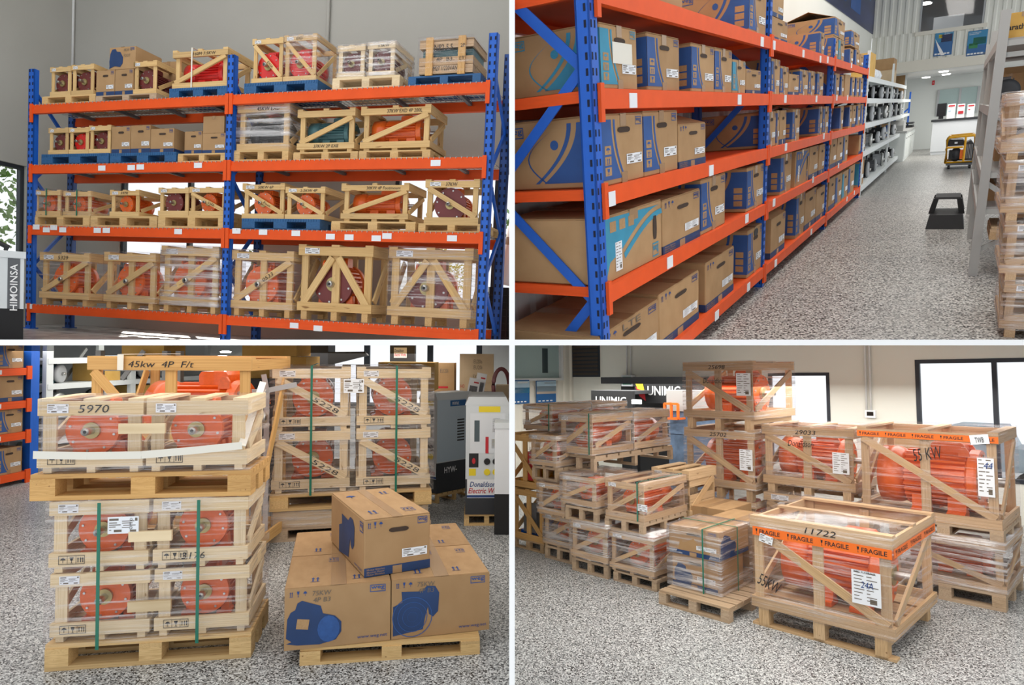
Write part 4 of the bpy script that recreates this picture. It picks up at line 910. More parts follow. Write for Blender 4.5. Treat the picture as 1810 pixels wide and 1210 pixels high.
for (j, b), L in LIST.items():
    for n_, (a, c, pyt, st, d) in enumerate(L):
        z = HS[j]; y = .02 if b or j else .03
        x0, x1 = xat(a, z, y), xat(c, z, y); h = B.on((a + c) / 2, pyt, 1, y).z - z
        tn = st.endswith('turn'); look = {'tealturn': 'carton on its side with teal print', 'blueturn': 'carton on its side with blue print'}.get(st) or LOOK[st]
        lb = f'{look}, {ORD[n_]} from near end, {SH[j]} shelf, {BAY[b]} bay'
        op = (j, b, n_) in ((2, 0, 2), (2, 1, 2), (2, 1, 3), (4, 1, 0), (2, 2, 3))
        det = 2 if b == 0 else (1 if b == 1 else 0)
        w = x1 - x0; g = 'cartons on the aisle rack'
        if tn:
            cc = 'print_teal' if st[0] == 't' else 'print_blue'
            k = carton(B, ((x0 + x1) / 2, y + d / 2, z), 0, w, d, h, lb, 'plain', det, g); F_ = face(w, d, h, 'F')
            e = [(w * (.30 + .66 * q / 10), h * (.42 + .50 * math.sin(math.pi / 2 * q / 10))) for q in range(11)]
            poly(k, 'print', F_, [(w * .06, h * .06), (w * .12, h * .3)] + e + [(w * .06, h * .97)], cc)
            poly(k, 'print', F_, [(u + w * .03, v - h * .07) for u, v in e] + [(u + w * .05, v - h * .16) for u, v in e][::-1], cc)
            for q in range(3): rect(k, 'symbol', F_, w * (.13 + .14 * q), h * .74, w * (.22 + .14 * q), h * .9, 'cardboard', .003)
            rect(k, 'hand_hole', F_, w * .83, h * .36, w * .9, h * .76, 'card_dark', .0035, SLOT); sticker(k, F_, w * .2, h * .12, w * .1, h * .45); rect(k, 'logo', F_, w * .82, h * .06, w * .93, h * .3, cc, .003, LOGO, 0)
        else: k = carton(B, ((x0 + x1) / 2, y + d / 2, z), 0, w, d, h, lb, st, det, g, open_top=op)
        BT[(j, b, n_)] = (k, x0, x1, z + h, y, w, d, h)
k, x0, x1, _, y, w, d, h = BT[(4, 0, 0)]; words(k, face(w, d, h, 'F'), 'LTE', w * .36, h * .84, w * .3, h * .11, 'ink_soft', .004)
k, x0, x1, _, y, w, d, h = BT[(1, 0, 0)]; rect(k, 'paper_note', face(w, d, h, 'F'), w * .3, h * .41, w * .84, h * .74, 'strap_white', .005)
k, x0, x1, _, y, w, d, h = BT[(4, 0, 3)]; rect(k, 'sticker', face(w, d, h, 'F'), w * .38, h * .8, w * .66, h * .96, 'black', .005, SLOTC)
# cartons standing on other cartons, or behind
def stack_on(key, px0, px1, pyt, st, d, lb, op=False, z=None):
    _, _, _, zt_, y, *_ = BT[key]; z = zt_ + .003 if z is None else z; x0, x1 = xat(px0, z, y), xat(px1, z, y); h = B.on((px0 + px1) / 2, pyt, 1, y).z - z
    carton(B, ((x0 + x1) / 2, y + d / 2, z), 0, x1 - x0, d, h, lb, st, 1, 'cartons on the aisle rack', open_top=op)
stack_on((0, 1, 0), 1363, 1384, -18, 'band', .5, 'brown carton stacked on another beside the second blue post, top shelf')
stack_on((0, 1, 3), 1474, 1492, 33, 'curve', .8, 'open topped carton standing high on two cartons, top shelf middle bay', True)
stack_on((0, 2, 1), 1503, 1518, 56, 'curve', .5, 'blue curve carton stacked on another at the far end, top shelf')
for n_, (j, xx, zz, st) in enumerate(((1, -.0, .38, 'teal'), (2, -.0, .5, 'curve'))): pass
# carton behind the near post on the fourth and bottom shelves
def behind(px0, px1, pyt, X, z, label, st, wx=.5):
    a, b = B.on(px0, 300, 0, X), B.on(px1, 300, 0, X); y1, y0 = a.y, b.y; h = B.on((px0 + px1) / 2, pyt, 0, X).z - z
    return carton(B, (X + wx / 2, (y0 + y1) / 2, z), -90, y1 - y0, wx, h, label, st, 2, 'cartons on the aisle rack', side='R'), (y1 - y0), wx, h
# --- white shelving beyond
xs0 = 13.75; xs1 = xat(1589, 0, .02); xsm = xat(1566, .3, .02); xs2 = xat(1600, 0, .02)
t = thing(B, 'white_shelving', 'white steel shelving full of small motors beyond the orange rack', 'shelving'); LV = [2.62, 2.16, 1.62, 1.0, .22]
for x in (xs0, xsm, xs1):
    for y in (0, .6): bx(t, 'upright', (x - .06, y, 0), (x + .06, y + .05, 3.15), 'shelf_white')
for z in LV:
    bx(t, 'shelf_board', (xs0, 0, z - .02), (xs1, .65, z), 'shelf_white'); bx(t, 'shelf_lip', (xs0, -.02, z - .11), (xs1, 0, z), 'shelf_white')
for xx in (xs0, xsm): bar(t, 'brace', (xx + .4, .6, .3), (xx + 2.2, .6, 2.4), .06, .02, 'rack_grey')
t2 = thing(B, 'blue_rack_end', 'white shelving section with blue posts at the far end of the aisle', 'shelving')
for z in LV[1:]: bx(t2, 'shelf_board', (xs1 + .15, 0, z - .1), (xs2, .65, z), 'shelf_white')
for y in (0, .6): bx(t2, 'upright', (xs2 - .05, y, 0), (xs2 + .05, y + .06, 2.45), 'rack_blue')
bar(t2, 'brace', (xs2, .05, .5), (xs2, .6, 1.1), .06, .03, 'rack_blue', (1, 0, 0)); bar(t2, 'brace', (xs2, .05, 1.8), (xs2, .6, 1.3), .06, .03, 'rack_blue', (1, 0, 0))
MOTS = MB().lathe([(.5, 0), (.85, .06), (1, .2), (1, .8), (.85, .94), (.4, 1)], 16, 'x').mesh('small_motor', True)
def small_motor(room, loc, yaw, r, L, col, label, group='small motors on the white shelving'):
    t = thing(room, 'small_motor', label, 'motor', loc, yaw, group)
    part(t, 'body', FIN, col, (-L * .3, 0, r), None, (L * .6, r * .95, r * .95)); part(t, 'front_cover', MOTS, 'grey_light' if col != 'grey_light' else 'steel', (-L * .5, 0, r), None, (L * .22, r, r)); part(t, 'fan_cover', MOTS, 'black', (L * .28, 0, r), None, (L * .22, r, r))
    part(t, 'shaft', SHAFT, 'steel', (-L * .62, 0, r), None, (L * .15, r * .18, r * .18)); bx(t, 'terminal_box', (-L * .15, -r * .4, r * 1.85), (L * .15, r * .4, r * 2.3), 'black')
    for q in (-1, 1): bx(t, 'foot', (-L * .3, q * r * .8 - r * .2, 0), (L * .2, q * r * .8 + r * .2, r * .2), col)
    return t
random.seed(3); WS = {1: 'top', 2: 'upper', 3: 'lower', 4: 'bottom'}; cnt = 0
for j in (1, 2, 3, 4):
    n = 7; q = 0
    for i in range(n):
        x = xs0 + .5 + (xs1 - xs0 - .9) * i / (n - 1)
        if abs(x - xsm) < .35: x += .6
        cnt += 1
        if (j == 4 and i == 0) or (j == 3 and i == 4): continue
        small_motor(B, (x, .26, LV[j]), 90 + random.uniform(-12, 12), random.uniform(.15, .20), random.uniform(.34, .42), random.choice(['grey_paint', 'charcoal', 'grey_light', 'black']), f'small dark motor, {ORD[i]} from the near end, {WS[j]} white shelf')
carton(B, (xs0 + .45, .3, LV[4]), 0, .34, .35, .42, 'narrow yellow carton at the near end of the lowest white shelf', 'plain', 0, mat='cardboard_yellow', name='yellow_carton')
carton(B, (xs0 + (xs1 - xs0 - .9) * 4 / 6 + .3, .3, LV[3]), 0, .5, .4, .42, 'blue and brown carton among the motors on the white shelving', 'curve', 0)
carton(B, (xs0 + 1.3, .26, LV[0]), 0, 1.0, .4, .55, 'yellow carton on top of the white shelving', 'plain', 0, mat='cardboard_yellow', name='yellow_carton')
carton(B, (xsm + 1.2, .32, LV[0]), 0, 1.2, .5, .40, 'pale carton on top of the white shelving past the yellow one', 'plain', 1, mat='cardboard_pale'); carton(B, (xsm + 1.3, .34, LV[0] + .4), 0, 1.2, .5, .34, 'brown carton stacked highest on top of the white shelving', 'plain', 1)
carton(B, (xs1 + .5, .3, 2.16), 0, .5, .5, .9, 'tall narrow carton bundle standing beyond the white shelving', 'plain', 1)
for n_ in range(3): solo(B, 'bagged_part', MB().lathe([(.02, 0), (.16, .03), (.2, .12), (.15, .24), (.03, .3)], 9).mesh('bag', True), 'panel_white', (xs0 + 2.3 + .6 * n_, .25, LV[0]), label=ORD[n_] + ' white plastic bagged part on top of the white shelving', cat='bag', group='bagged parts')
# --- counter, cabinets, brochures
XC = B.on(1643, 274, 2, 0).x
y0, y1, z0, z1 = endbox(1643, 1742, 274, 205, XC); zk = z1
t = thing(B, 'counter', 'white reception counter with black top at the aisle end', 'counter', (XC, 0, 0))
bx(t, 'front_panel', (0, y0, .12), (.7, y1, zk - .08), 'panel_white'); bx(t, 'kickboard', (.04, y0 + .02, 0), (.66, y1 - .02, .12), 'panel_white'); bx(t, 'worktop', (-.05, y0 - .05, zk - .08), (.75, y1 + .06, zk), 'desk_top')
for n_, (a, b) in enumerate(((1673, 1690), (1690.5, 1706.5), (1708, 1724))):
    q0, q1, r0, r1 = endbox(a, b, 207, 183, XC + .2); w = q1 - q0; h = r1 - zk
    t = thing(B, 'brochure_stand', ('left', 'middle', 'right')[n_] + ' white brochure holder with red print on the counter', 'brochure', (XC + .2, q1, zk), -90, 'brochure holders on the counter'); fc = (Vector((0, 0, 0)), Vector((1, 0, 0)), Vector((0, 0, 1)), w, h)
    bx(t, 'holder', (0, .02, 0), (w, .08, .12), 'panel_white'); bar(t, 'sheet', (0, .04, h / 2), (w, .04, h / 2), h, .01, 'white', (0, -1, .1)); rect(t, 'print', fc, w * .1, h * .82, w * .9, h * .92, 'ink_red', .006)
    rect(t, 'print', fc, w * .15, h * (.5, .3, .55)[n_], w * (.5, .85, .4)[n_], h * (.56, .5, .62)[n_], 'poster_pale' if n_ == 0 else 'ink_red', .006)
q0, q1, r0, r1 = endbox(1655, 1674, 206, 182, XC + .9); t = thing(B, 'monitor', 'black computer monitor behind the reception counter', 'monitor', (XC + .9, q1, zk), -90); bx(t, 'screen', (0, 0, .1), (q1 - q0, .05, max(.3, r1 - zk)), 'screen_black'); bx(t, 'stand', ((q1 - q0) / 2 - .08, .02, 0), ((q1 - q0) / 2 + .08, .06, .1), 'black')
a = B.on(1599, 258, 2, 0); b = B.on(1636, 237, 2, 0)
t = thing(B, 'cabinet', 'long white cabinet row with drawers beyond the shelving', 'cabinet', (0, 0, 0)); yc = B.on(1610, 256, 0, a.x).y; yd = yc - .35
bx(t, 'body', (XE + .5, yd, 0), (XE + 6.5, YL - .1, 1.0), 'cabinet_white'); bx(t, 'worktop', (XE + .45, yd - .05, 1.0), (XE + 6.5, YL - .1, 1.06), 'rack_grey')
for k in range(5): o = bx(t, 'drawer', (XE + .6 + k * 1.18, yd - .015, .1), (XE + 1.7 + k * 1.18, yd, .95), 'cabinet_white'); bx(o, 'handle', (-.2, -2.0, .30), (.2, -.5, .34), 'steel')
t = thing(B, 'printer', 'grey printer under a cover on the white cabinet', 'printer', (XE + 1.5, yd + .45, 1.06)); part(t, 'body', MB().prism([(-.6, 0), (.6, 0), (.6, .22), (.3, .36), (-.4, .34), (-.6, .2)], .7).mesh('printer'), 'rack_grey', (0, -.35, 0)); bx(t, 'tray', (.6, -.3, .05), (.9, .3, .1), 'grey_paint')
t = thing(B, 'document_tray', 'black paper tray at the back of the white cabinet', 'tray', (XE + 5.2, yd + .3, 1.06)); bx(t, 'lower_tray', (-.5, -.3, 0), (.5, .3, .08), 'black'); bx(t, 'upper_tray', (-.5, -.3, .14), (.5, .3, .2), 'charcoal')
# --- yellow generator on a trolley
p = B.on(1680, 296, 2, 0); q = B.on(1722, 303, 2, 0); XG = p.x - .6
gy0, gy1, gz0, gz1 = endbox(1667, 1726, 297, 238, XG); w = gy1 - gy0; h = gz1
t = thing(B, 'portable_generator', 'black portable generator in yellow tube frame on dark trolley', 'generator', (XG, (gy0 + gy1) / 2, 0), -90)
bx(t, 'trolley_deck', (-w * .42, -.1, h * .12), (w * .5, 1.3, h * .18), 'gen_stripe')
for x in (-w * .32, w * .4):
    for y in (0, 1.15): part(t, 'castor', MB().lathe([(.05, -.03), (.06, -.02), (.06, .02), (.05, .03)], 12, 'x').mesh('castor'), 'black', (x, y, .06), None, (1, h, h))
for y in (0, 1.1): part(t, 'tube_frame', MB().tube([(-w * .45, y, h * .2), (-w * .46, y, h * .9), (-w * .38, y, h * .97), (w * .42, y, h * .99), (w * .5, y, h * .92), (w * .5, y, h * .2), (-w * .45, y, h * .2)], .035).mesh('tube', True), 'yellow_paint')
for x, z in ((-w * .46, h * .6), (w * .5, h * .6), (-w * .38, h * .97), (w * .42, h * .99), (-w * .45, h * .2), (w * .5, h * .2)): part(t, 'cross_tube', MB().tube([(x, 0, z), (x, 1.1, z)], .03).mesh('tube', True), 'yellow_paint')
part(t, 'rail', MB().tube([(-w * .46, 0, h * .66), (w * .1, 0, h * .66)], .03).mesh('tube'), 'yellow_paint'); part(t, 'middle_upright', MB().tube([(w * .16, 0, h * .2), (w * .16, 0, h * .97)], .03).mesh('tube'), 'yellow_paint')
part(t, 'fuel_tank', MB().prism([(-w * .42, h * .70), (w * .12, h * .70), (w * .14, h * .78), (w * .08, h * .88), (-w * .36, h * .9), (-w * .44, h * .84)], 1.0).mesh('tank'), 'black', (0, .05, 0)); bx(t, 'badge', (-w * .2, .03, h * .77), (-w * .1, .05, h * .82), 'paper')
part(t, 'alternator', MB().lathe([(.14, 0), (.2, .05), (.2, .55), (.12, .6)], 18, 'y').mesh('alternator', True), 'charcoal', (-w * .12, .7, h * .42), None, (w, 1, h)); bx(t, 'control_box', (-w * .36, .1, h * .28), (-w * .14, .5, h * .56), 'black'); part(t, 'engine', MB().prism([(w * .2, h * .28), (w * .46, h * .24), (w * .48, h * .7), (w * .34, h * .84), (w * .2, h * .78)], .8).mesh('engine'), 'charcoal', (0, .15, 0))
for k in range(5): bx(t, 'cooling_fin', (w * (.2 + .05 * k), .1, h * .3), (w * (.22 + .05 * k), .15, h * .72), 'grey_light')
bx(t, 'outlet_panel', (w * .02, .02, h * .3), (w * .14, .06, h * .58), 'tape_orange')
# --- step stool
a = B.on(1636, 397, 2, 0); b = B.on(1704, 405, 2, 0); SX = (a.x + b.x) / 2 - .4; sy0 = B.on(1704, 404, 0, b.x).y; sy1 = B.on(1636, 398, 0, b.x).y; w = sy1 - sy0; top = B.on(1672, 349, 0, b.x + .25).z
t = thing(B, 'step_stool', 'black two step plastic stool standing in the aisle', 'stool', (b.x, (sy0 + sy1) / 2, 0), -90); hs = top
def frus(x0, x1, y0, y1, z0, X0, X1, Y0, Y1, z1): return MB().add([(x0, y0, z0), (x1, y0, z0), (x1, y1, z0), (x0, y1, z0), (X0, Y0, z1), (X1, Y0, z1), (X1, Y1, z1), (X0, Y1, z1)], [(3, 2, 1, 0), (4, 5, 6, 7), (0, 1, 5, 4), (1, 2, 6, 5), (2, 3, 7, 6), (3, 0, 4, 7)])
part(t, 'lower_step', frus(-w * .5, w * .5, 0, .95, 0, -w * .43, w * .43, .06, .9, hs * .46).mesh('step'), 'black')
part(t, 'upper_step', frus(-w * .34, w * .34, .3, .9, hs * .93, -w * .33, w * .33, .31, .89, hs).mesh('step'), 'black')
for x in (-1, 1):
    for y in (.3, .82): part(t, 'leg', frus(x * w * .40 - .04, x * w * .40 + .04, y, y + .12, hs * .44, x * w * .30 - .035, x * w * .30 + .035, y + .0, y + .1, hs * .95).mesh('leg'), 'black')
# --- grey rack on the right
XR = 5.345; YR = -2.04
t = thing(B, 'grey_rack', 'grey steel rack holding motors and cartons right of the aisle', 'rack'); pt_ = B.on(1747, 22, 0, XR).z
for x in (XR, XR + 2.6, XR + 5.2):
    for y in (YR, YR - 1.1): bx(t, 'upright', (x - .04, y - .09, 0), (x + .04, y, pt_), 'rack_grey')
GL = [B.on(1755, py, 0, XR).z for py in (71, 187, 302, 366)]
for z in GL:
    bx(t, 'shelf_board', (XR, YR - 1.1, z - .03), (XR + 5.2, YR - .02, z), 'particle')
    for y in (YR - .04, YR - 1.15): bx(t, 'beam', (XR, y, z - .10), (XR + 5.2, y + .04, z), 'rack_grey')
    bx(t, 'end_beam', (XR - .02, YR - 1.1, z - .075), (XR + .03, YR - .06, z - .02), 'rack_grey')
for a, b in ((1.05, .28), (.28, .9), (1.75, 1.3), (2.35, 2.35)): bar(t, 'brace', (XR + .03, YR - .05, a), (XR + .03, YR - 1.05, b), .05, .03, 'rack_grey', (1, 0, 0))
def rcart(px0, px1, pyt, X, z, label, mat='cardboard', wx=.8, st='plain', txt=None):
    a, b = B.on(px0, pyt + 15, 0, X), B.on(px1, pyt + 15, 0, X); y1, y0 = a.y, b.y; h = B.on((px0 + px1) / 2, pyt, 0, X).z - z
    k = carton(B, (X + wx / 2, (y0 + y1) / 2, z), -90, y1 - y0, wx, h, label, st, 1, 'cartons on the grey rack', mat=mat); return k, face(y1 - y0, wx, h, 'F'), y1 - y0, h
k, fc, w, h = rcart(1772, 1850, 20, XR + .15, GL[0], 'yellow brown carton lettered on its front atop the grey rack', 'cardboard_yellow'); words(k, fc, 'marathon', w * .02, h * .34, w * .72, h * .22, 'ink', .004, bold=.015)
rcart(1758, 1812, 130, XR + 2.2, GL[1], 'brown carton behind the grey motor on the right rack')
motor(B, (XR + .5, B.on(1776, 180, 0, XR + .3).y, GL[1]), 180, .125, .6, 'grey_paint', 'grey motor with round end facing out on the right rack', group=None, cap='charcoal')
small_motor(B, (XR + .7, YR - .45, GL[2]), 0, .22, .6, 'charcoal', 'dark motor on the third level of the grey rack', 'motors on the grey rack'); small_motor(B, (XR + .8, YR - .8, GL[3]), 10, .16, .5, 'black', 'black motor low on the grey rack beside the stacked crates', 'motors on the grey rack')
rcart(1745, 1775, 325, XR + .6, GL[3], 'brown carton on the lowest level of the grey rack'); rcart(1762, 1800, 228, XR + 1.4, GL[2], 'brown carton deep on the third level of the grey rack')
for n_, (x, z) in enumerate(((XR + 2.8, GL[1]), (XR + 4, GL[1]), (XR + 2.9, GL[2]), (XR + 4.1, GL[2]), (XR + 3, GL[0]))): carton(B, (x, YR - .5, z), 0, .8, .7, .45, ORD[n_] + ' carton farther along the grey rack behind its front post', 'plain', 1, 'cartons on the grey rack')
a = B.on(1786, 597, 2, 0); zz = 0.0
for n_ in range(4):
    h = (.46, .48, .46, .5)[n_]
    crate(B, (a.x + .45, a.y - .36 + .05 * n_, zz), -90, .9, .9, h, ('lowest', 'second', 'third', 'topmost')[n_] + ' film wrapped crate stacked at the right edge beside the grey rack', '/', 'pine_aged', .08, wrap='film_heavy', group='crates at the aisle edge'); zz += h + .012
carton(B, (XR + .3, YR - .62, .0), 0, .6, .6, .42, 'brown carton on the floor under the grey rack', 'plain', 1); pallet(B, (XR + .3, YR - .55, .43), 0, .8, .8, .13, 'small timber pallet lying low in the grey rack', 'pine_aged')
# ================================================================== bay C: stacked crates and cartons on the flake floor
Cc = RC
def frame(cx, cy, yaw):
    c, s = math.cos(math.radians(yaw)), math.sin(math.radians(yaw)); return lambda x, y: (cx + c * x - s * y, cy + s * x + c * y)
def at(f, x, y, z): a, b = f(x, y); return (a, b, z)
YB = 13.5
solo(Cc, 'floor', MB().box((-14, 3.4, -.08), (2, YB, 0)).mesh('floor'), 'floor_flake', kind='structure')
def XC_(px, py=640, y=YB): return Cc.on(px, py, 1, y).x
wa, wb = XC_(560), XC_(852); zt_ = 2.6
wall(Cc, 'wall_back', 1, YB, .1, (-16, 2), (-.2, 2.6), [(wa, wb, .7, 2.4)], 'wall_white')
window(Cc, 'window_6', 1, YB + .02, wa, wb, .7, 2.4, (XC_(648), XC_(760)), .12)
solo(Cc, 'wall_left', MB().box((-14.1, 3.4, -.2), (-14, YB, 2.6)).mesh('wall_left'), 'wall_white', kind='structure')
lamp(Cc, (-3, 5.2, 1.86), 6, 3, 65); lamp(Cc, (-4, 10.5, 1.86), 6, 3, 110)  # two fill lamps added under the slab to lift this bay
# --- left stack
f = frame(-2.18, 3.92, 10); W_, D_ = 1.15, .56; SY = 10
pallet(Cc, at(f, 0, D_ / 2, 0), SY, W_, D_, .155, 'timber pallet with dark smudges under the wrapped left stack', 'pine', 'pallets in the crate bay')
pos = [('left', -1), ('right', 1)]
def mot_c(x, y, z, yaw, w, h, d, label, col='orange_paint', flange=False, r=None, g='motors in the wrapped stacks'):
    motor(Cc, at(f, x, y, z), yaw + 90, r or min(h * .36, w * .36), d * .8, col, label, flange=flange, group=g)
for r_, (z, h) in enumerate(((.158, .405), (.568, .42))):
    for nm, s in pos:
        lev = ('bottom', 'middle')[r_]
        x = s * .285 + (0 if r_ == 0 else -.012)
        crate(Cc, at(f, x, D_ / 2, z), SY, .545, .53, h, f'{lev} {nm} pale crate in the wrapped left stack', None, 'pine_pale', .035, False, None, lab=True, slats=0, sbrace='/', rail=.19, group='crates of the left stack', symbols=True, txt_low='3176' if (r_, s) == (1, 1) else None)
        motor(Cc, at(f, x - .01, D_ / 2, z + .07), SY + 90, .145, .44, 'orange_paint', f'orange motor inside the {lev} {nm} crate of the left stack', group='motors of the left stack')
    bar_ = solo(Cc, 'tie_board', MB().box((-.12, -.012, -.03), (.12, .012, .03)).mesh('tie_board'), 'pine_pale', at(f, .0, -.02, z + h * .5), SY, label=('lower', 'upper')[r_] + ' short board joining the wrapped crates of the left stack', cat='board', group='tie boards')
t = thing(Cc, 'stretch_film', 'clear stretch film wound around four crates of the left stack', 'film', at(f, 0, D_ / 2, 0), SY)
film(t, (-W_ / 2, -D_ / 2 - .02, .15), (W_ / 2, D_ / 2 + .0, .995), 'film', n=8, bulge=.02)
fc = (Vector((-W_ / 2, -D_ / 2 - .022, 0)), Vector((1, 0, 0)), Vector((0, 0, 1)), W_, 1)
o = sticker(t, fc, .34, .80, .17, .10, off=.006)
for q, s in enumerate('QLD'): words(t, fc, s, .462, .873 - .024 * q, .014, .018, 'ink', .009)
for q, x in enumerate((-.275, .275)):
    solo(Cc, 'strap', MB().box((x - .009, -.33, .13), (x + .009, -.325, .99)).mesh('strap'), 'strap_green', at(f, 0, D_ / 2, 0), SY, label=('left', 'right')[q] + ' green plastic strap down the front of the left stack', cat='strap', group='green straps of the left stack')
f2 = frame(-2.245, 3.93, 9); W2 = 1.245; SZ = 9
pallet(Cc, at(f2, 0, D_ / 2, .995), SZ, W2, D_, .155, 'amber timber pallet resting midway up the left stack', 'pine_amber', 'pallets in the crate bay')
for nm, s in pos:
    x = s * .302; h = .43
    crate(Cc, at(f2, x, D_ / 2, 1.153), SZ, .585, .53, h, f'upper {nm} crate of the left stack bound by white webbing', None, 'pine_pale', .035, False, None, txt='5970' if s < 0 else None, lab=True, slats=3, rail=.2, group='crates of the left stack', symbols=True)
    motor(Cc, at(f2, x - .03, D_ / 2, 1.225), SZ + 90, .155, .44, 'orange_paint', f'orange motor inside the upper {nm} crate of the left stack', group='motors of the left stack')
solo(Cc, 'tie_board', MB().box((-.13, -.012, -.03), (.13, .012, .03)).mesh('tie_board'), 'pine_pale', at(f2, .0, -.02, 1.42), SZ, label='top short board joining the two upper crates of the left stack', cat='board', group='tie boards')
t = thing(Cc, 'stretch_film', 'clear stretch film around the two upper crates of the left stack', 'film', at(f2, 0, D_ / 2, 0), SZ); film(t, (-W2 / 2 + .05, -D_ / 2 - .012, 1.155), (W2 / 2 - .005, D_ / 2, 1.60), 'film', n=8, bulge=.015)
a = [at(f2, -.6, -.012, 1.27), at(f2, -.3, -.03, 1.262), at(f2, 0, -.03, 1.262), at(f2, .3, -.03, 1.285), at(f2, .575, -.03, 1.31)]; e = Cc.on(465, 675, 1, 4.75)
a2 = [Vector(p) for p in a] + [Vector(e)]; m = MB()
for p, q in zip(a2, a2[1:]): m.bar(p, q, .005, .045, (0, 0, 1) if q != a2[-1] else (-.8, 0, .3))
solo(Cc, 'webbing_strap', m.mesh('webbing'), 'strap_white', label='white webbing strap across the upper crates, pulled up to the right', cat='strap')
# --- amber crate behind the left stack
yk = 5.6; p0, p1 = Cc.on(147, 668, 1, yk), Cc.on(440, 668, 1, yk); ht = Cc.on(290, 634, 1, yk).z; w = p1.x - p0.x
crate(Cc, ((p0.x + p1.x) / 2, yk + .55, 0), 0, w, 1.0, ht, 'amber crate marked 45kw behind the left stack', '\\', 'pine_amber', .1, True, None, txt=None, lab=False, rail=.10, slats=2, topdir='x', group='crates in the crate bay')
k = [o for o in COL.objects if o.get('label') == 'amber crate marked 45kw behind the left stack'][0]; words(k, (Vector((-w / 2, -.5, 0)), Vector((1, 0, 0)), Vector((0, 0, 1)), w, ht), '45kw  4P  F/t', w * .25, ht - .075, w * .4, .055, 'ink', .004, 0, .2)
motor(Cc, ((p0.x + p1.x) / 2 + .1, yk + .55, .85), 180, .36, .9, 'orange_paint', 'orange motor inside the amber crate behind the left stack', group=None)
m = MB().box((p0.x + .28, yk + .02, ht - .10), (p0.x + .33, yk + .03, ht + .04)).box((p0.x + .28, yk + .02, ht + .035), (p0.x + .33, yk + 1.0, ht + .04)); solo(Cc, 'webbing_strap', m.mesh('webbing'), 'strap_white', (0, 0, 0), label='white webbing strap looped over the amber crate board', cat='strap')
# --- centre stack
f = frame(-1.62, 6.6, 14); WM, DM = 1.6, 1.35; yw = 14
pallet(Cc, at(f, 0, DM / 2, 0), yw, WM, DM, .13, 'low pallet on the floor under the centre wrapped stack', 'pine_worn', 'pallets in the crate bay')
t = thing(Cc, 'wrapped_slab', 'low film wrapped load beneath the centre stack pallet', 'load', at(f, 0, DM / 2, .132), yw); bx(t, 'load', (-WM * .48, -DM * .48, 0), (WM * .48, DM * .48, .16), 'cardboard_pale'); film(t, (-WM * .49, -DM * .49, 0), (WM * .49, DM * .49, .166), 'film_heavy')
pallet(Cc, at(f, 0, DM / 2, .302), yw, WM, DM, .16, 'upper pallet directly under the crates marked 5228', 'pine', 'pallets in the crate bay')
for r_, z in enumerate((.466, 1.094)):
    for nm, s in pos:
        lev = ('lower', 'upper')[r_]; h = .615
        crate(Cc, at(f, s * .41, DM / 2, z), yw, .76, 1.25, h, f'{lev} {nm} crate marked 5228 in the centre stack', '\\', 'pine_pale', .04, False, None, lab=True, slats=2, rail=.15, group='crates of the centre stack', symbols=True, txt_brace='   5228')
        motor(Cc, at(f, s * .41, DM / 2, z + .08), yw + 90, .21, .95, 'orange_paint', f'orange motor inside the {lev} {nm} crate marked 5228', group='motors of the centre stack')
t = thing(Cc, 'stretch_film', 'thick stretch film wrapped around the centre stack of four crates', 'film', at(f, 0, DM / 2, 0), yw); film(t, (-WM / 2 - .01, -DM / 2 - .01, .46), (WM / 2 + .02, DM / 2 + .02, 1.735), 'film', n=8, bulge=.03)
fc = (Vector((-WM / 2, -DM / 2 - .01, 0)), Vector((1, 0, 0)), Vector((0, 0, 1)), WM, 1); sticker(t, fc, .70, 1.47, .20, .14, off=.012)
for q, s in enumerate('QLD'): words(t, fc, s, .855, 1.575 - .035 * q, .018, .024, 'ink', .016)
for q, x in enumerate((-.41, .43)): solo(Cc, 'strap', MB().box((x - .011, -.70, .45), (x + .011, -.695, 1.745)).box((x - .011, -.7, 1.74), (x + .011, .68, 1.745)).mesh('strap'), 'strap_green', at(f, 0, DM / 2, 0), yw, label=('left', 'right')[q] + ' green plastic strap around the centre wrapped stack', cat='strap', group='green straps of the centre stack')
m = MB(); q0 = at(f, -.83, -.03, 1.50)
for p in (at(f, -.84, .0, .15), at(f, -.9, .05, .9)): pass
m.bar(q0, at(f, -.83, -.035, .10), .05, .006, (0, -1, 0)); m.bar(q0, at(f, -.55, -.03, 1.56), .006, .05, (0, 0, 1)); m.bar(at(f, -.86, -.04, 1.66), q0, .05, .006, (0, -1, 0)); m.bar(q0, at(f, -1.15, -.1, 1.5), .006, .035, (0, 0, 1))
solo(Cc, 'webbing_strap', m.mesh('webbing'), 'strap_grey', label='knotted grey webbing strap hanging at the centre stack left corner', cat='strap')
e1 = Cc.on(424, 782, 1, 4.9); e2 = Cc.on(468, 690, 1, 6.4); solo(Cc, 'webbing_strap', MB().bar(e1, e2, .05, .006, (0, -1, 0)).mesh('webbing'), 'strap_white', label='slack white webbing strap slanting between the two stacks', cat='strap')
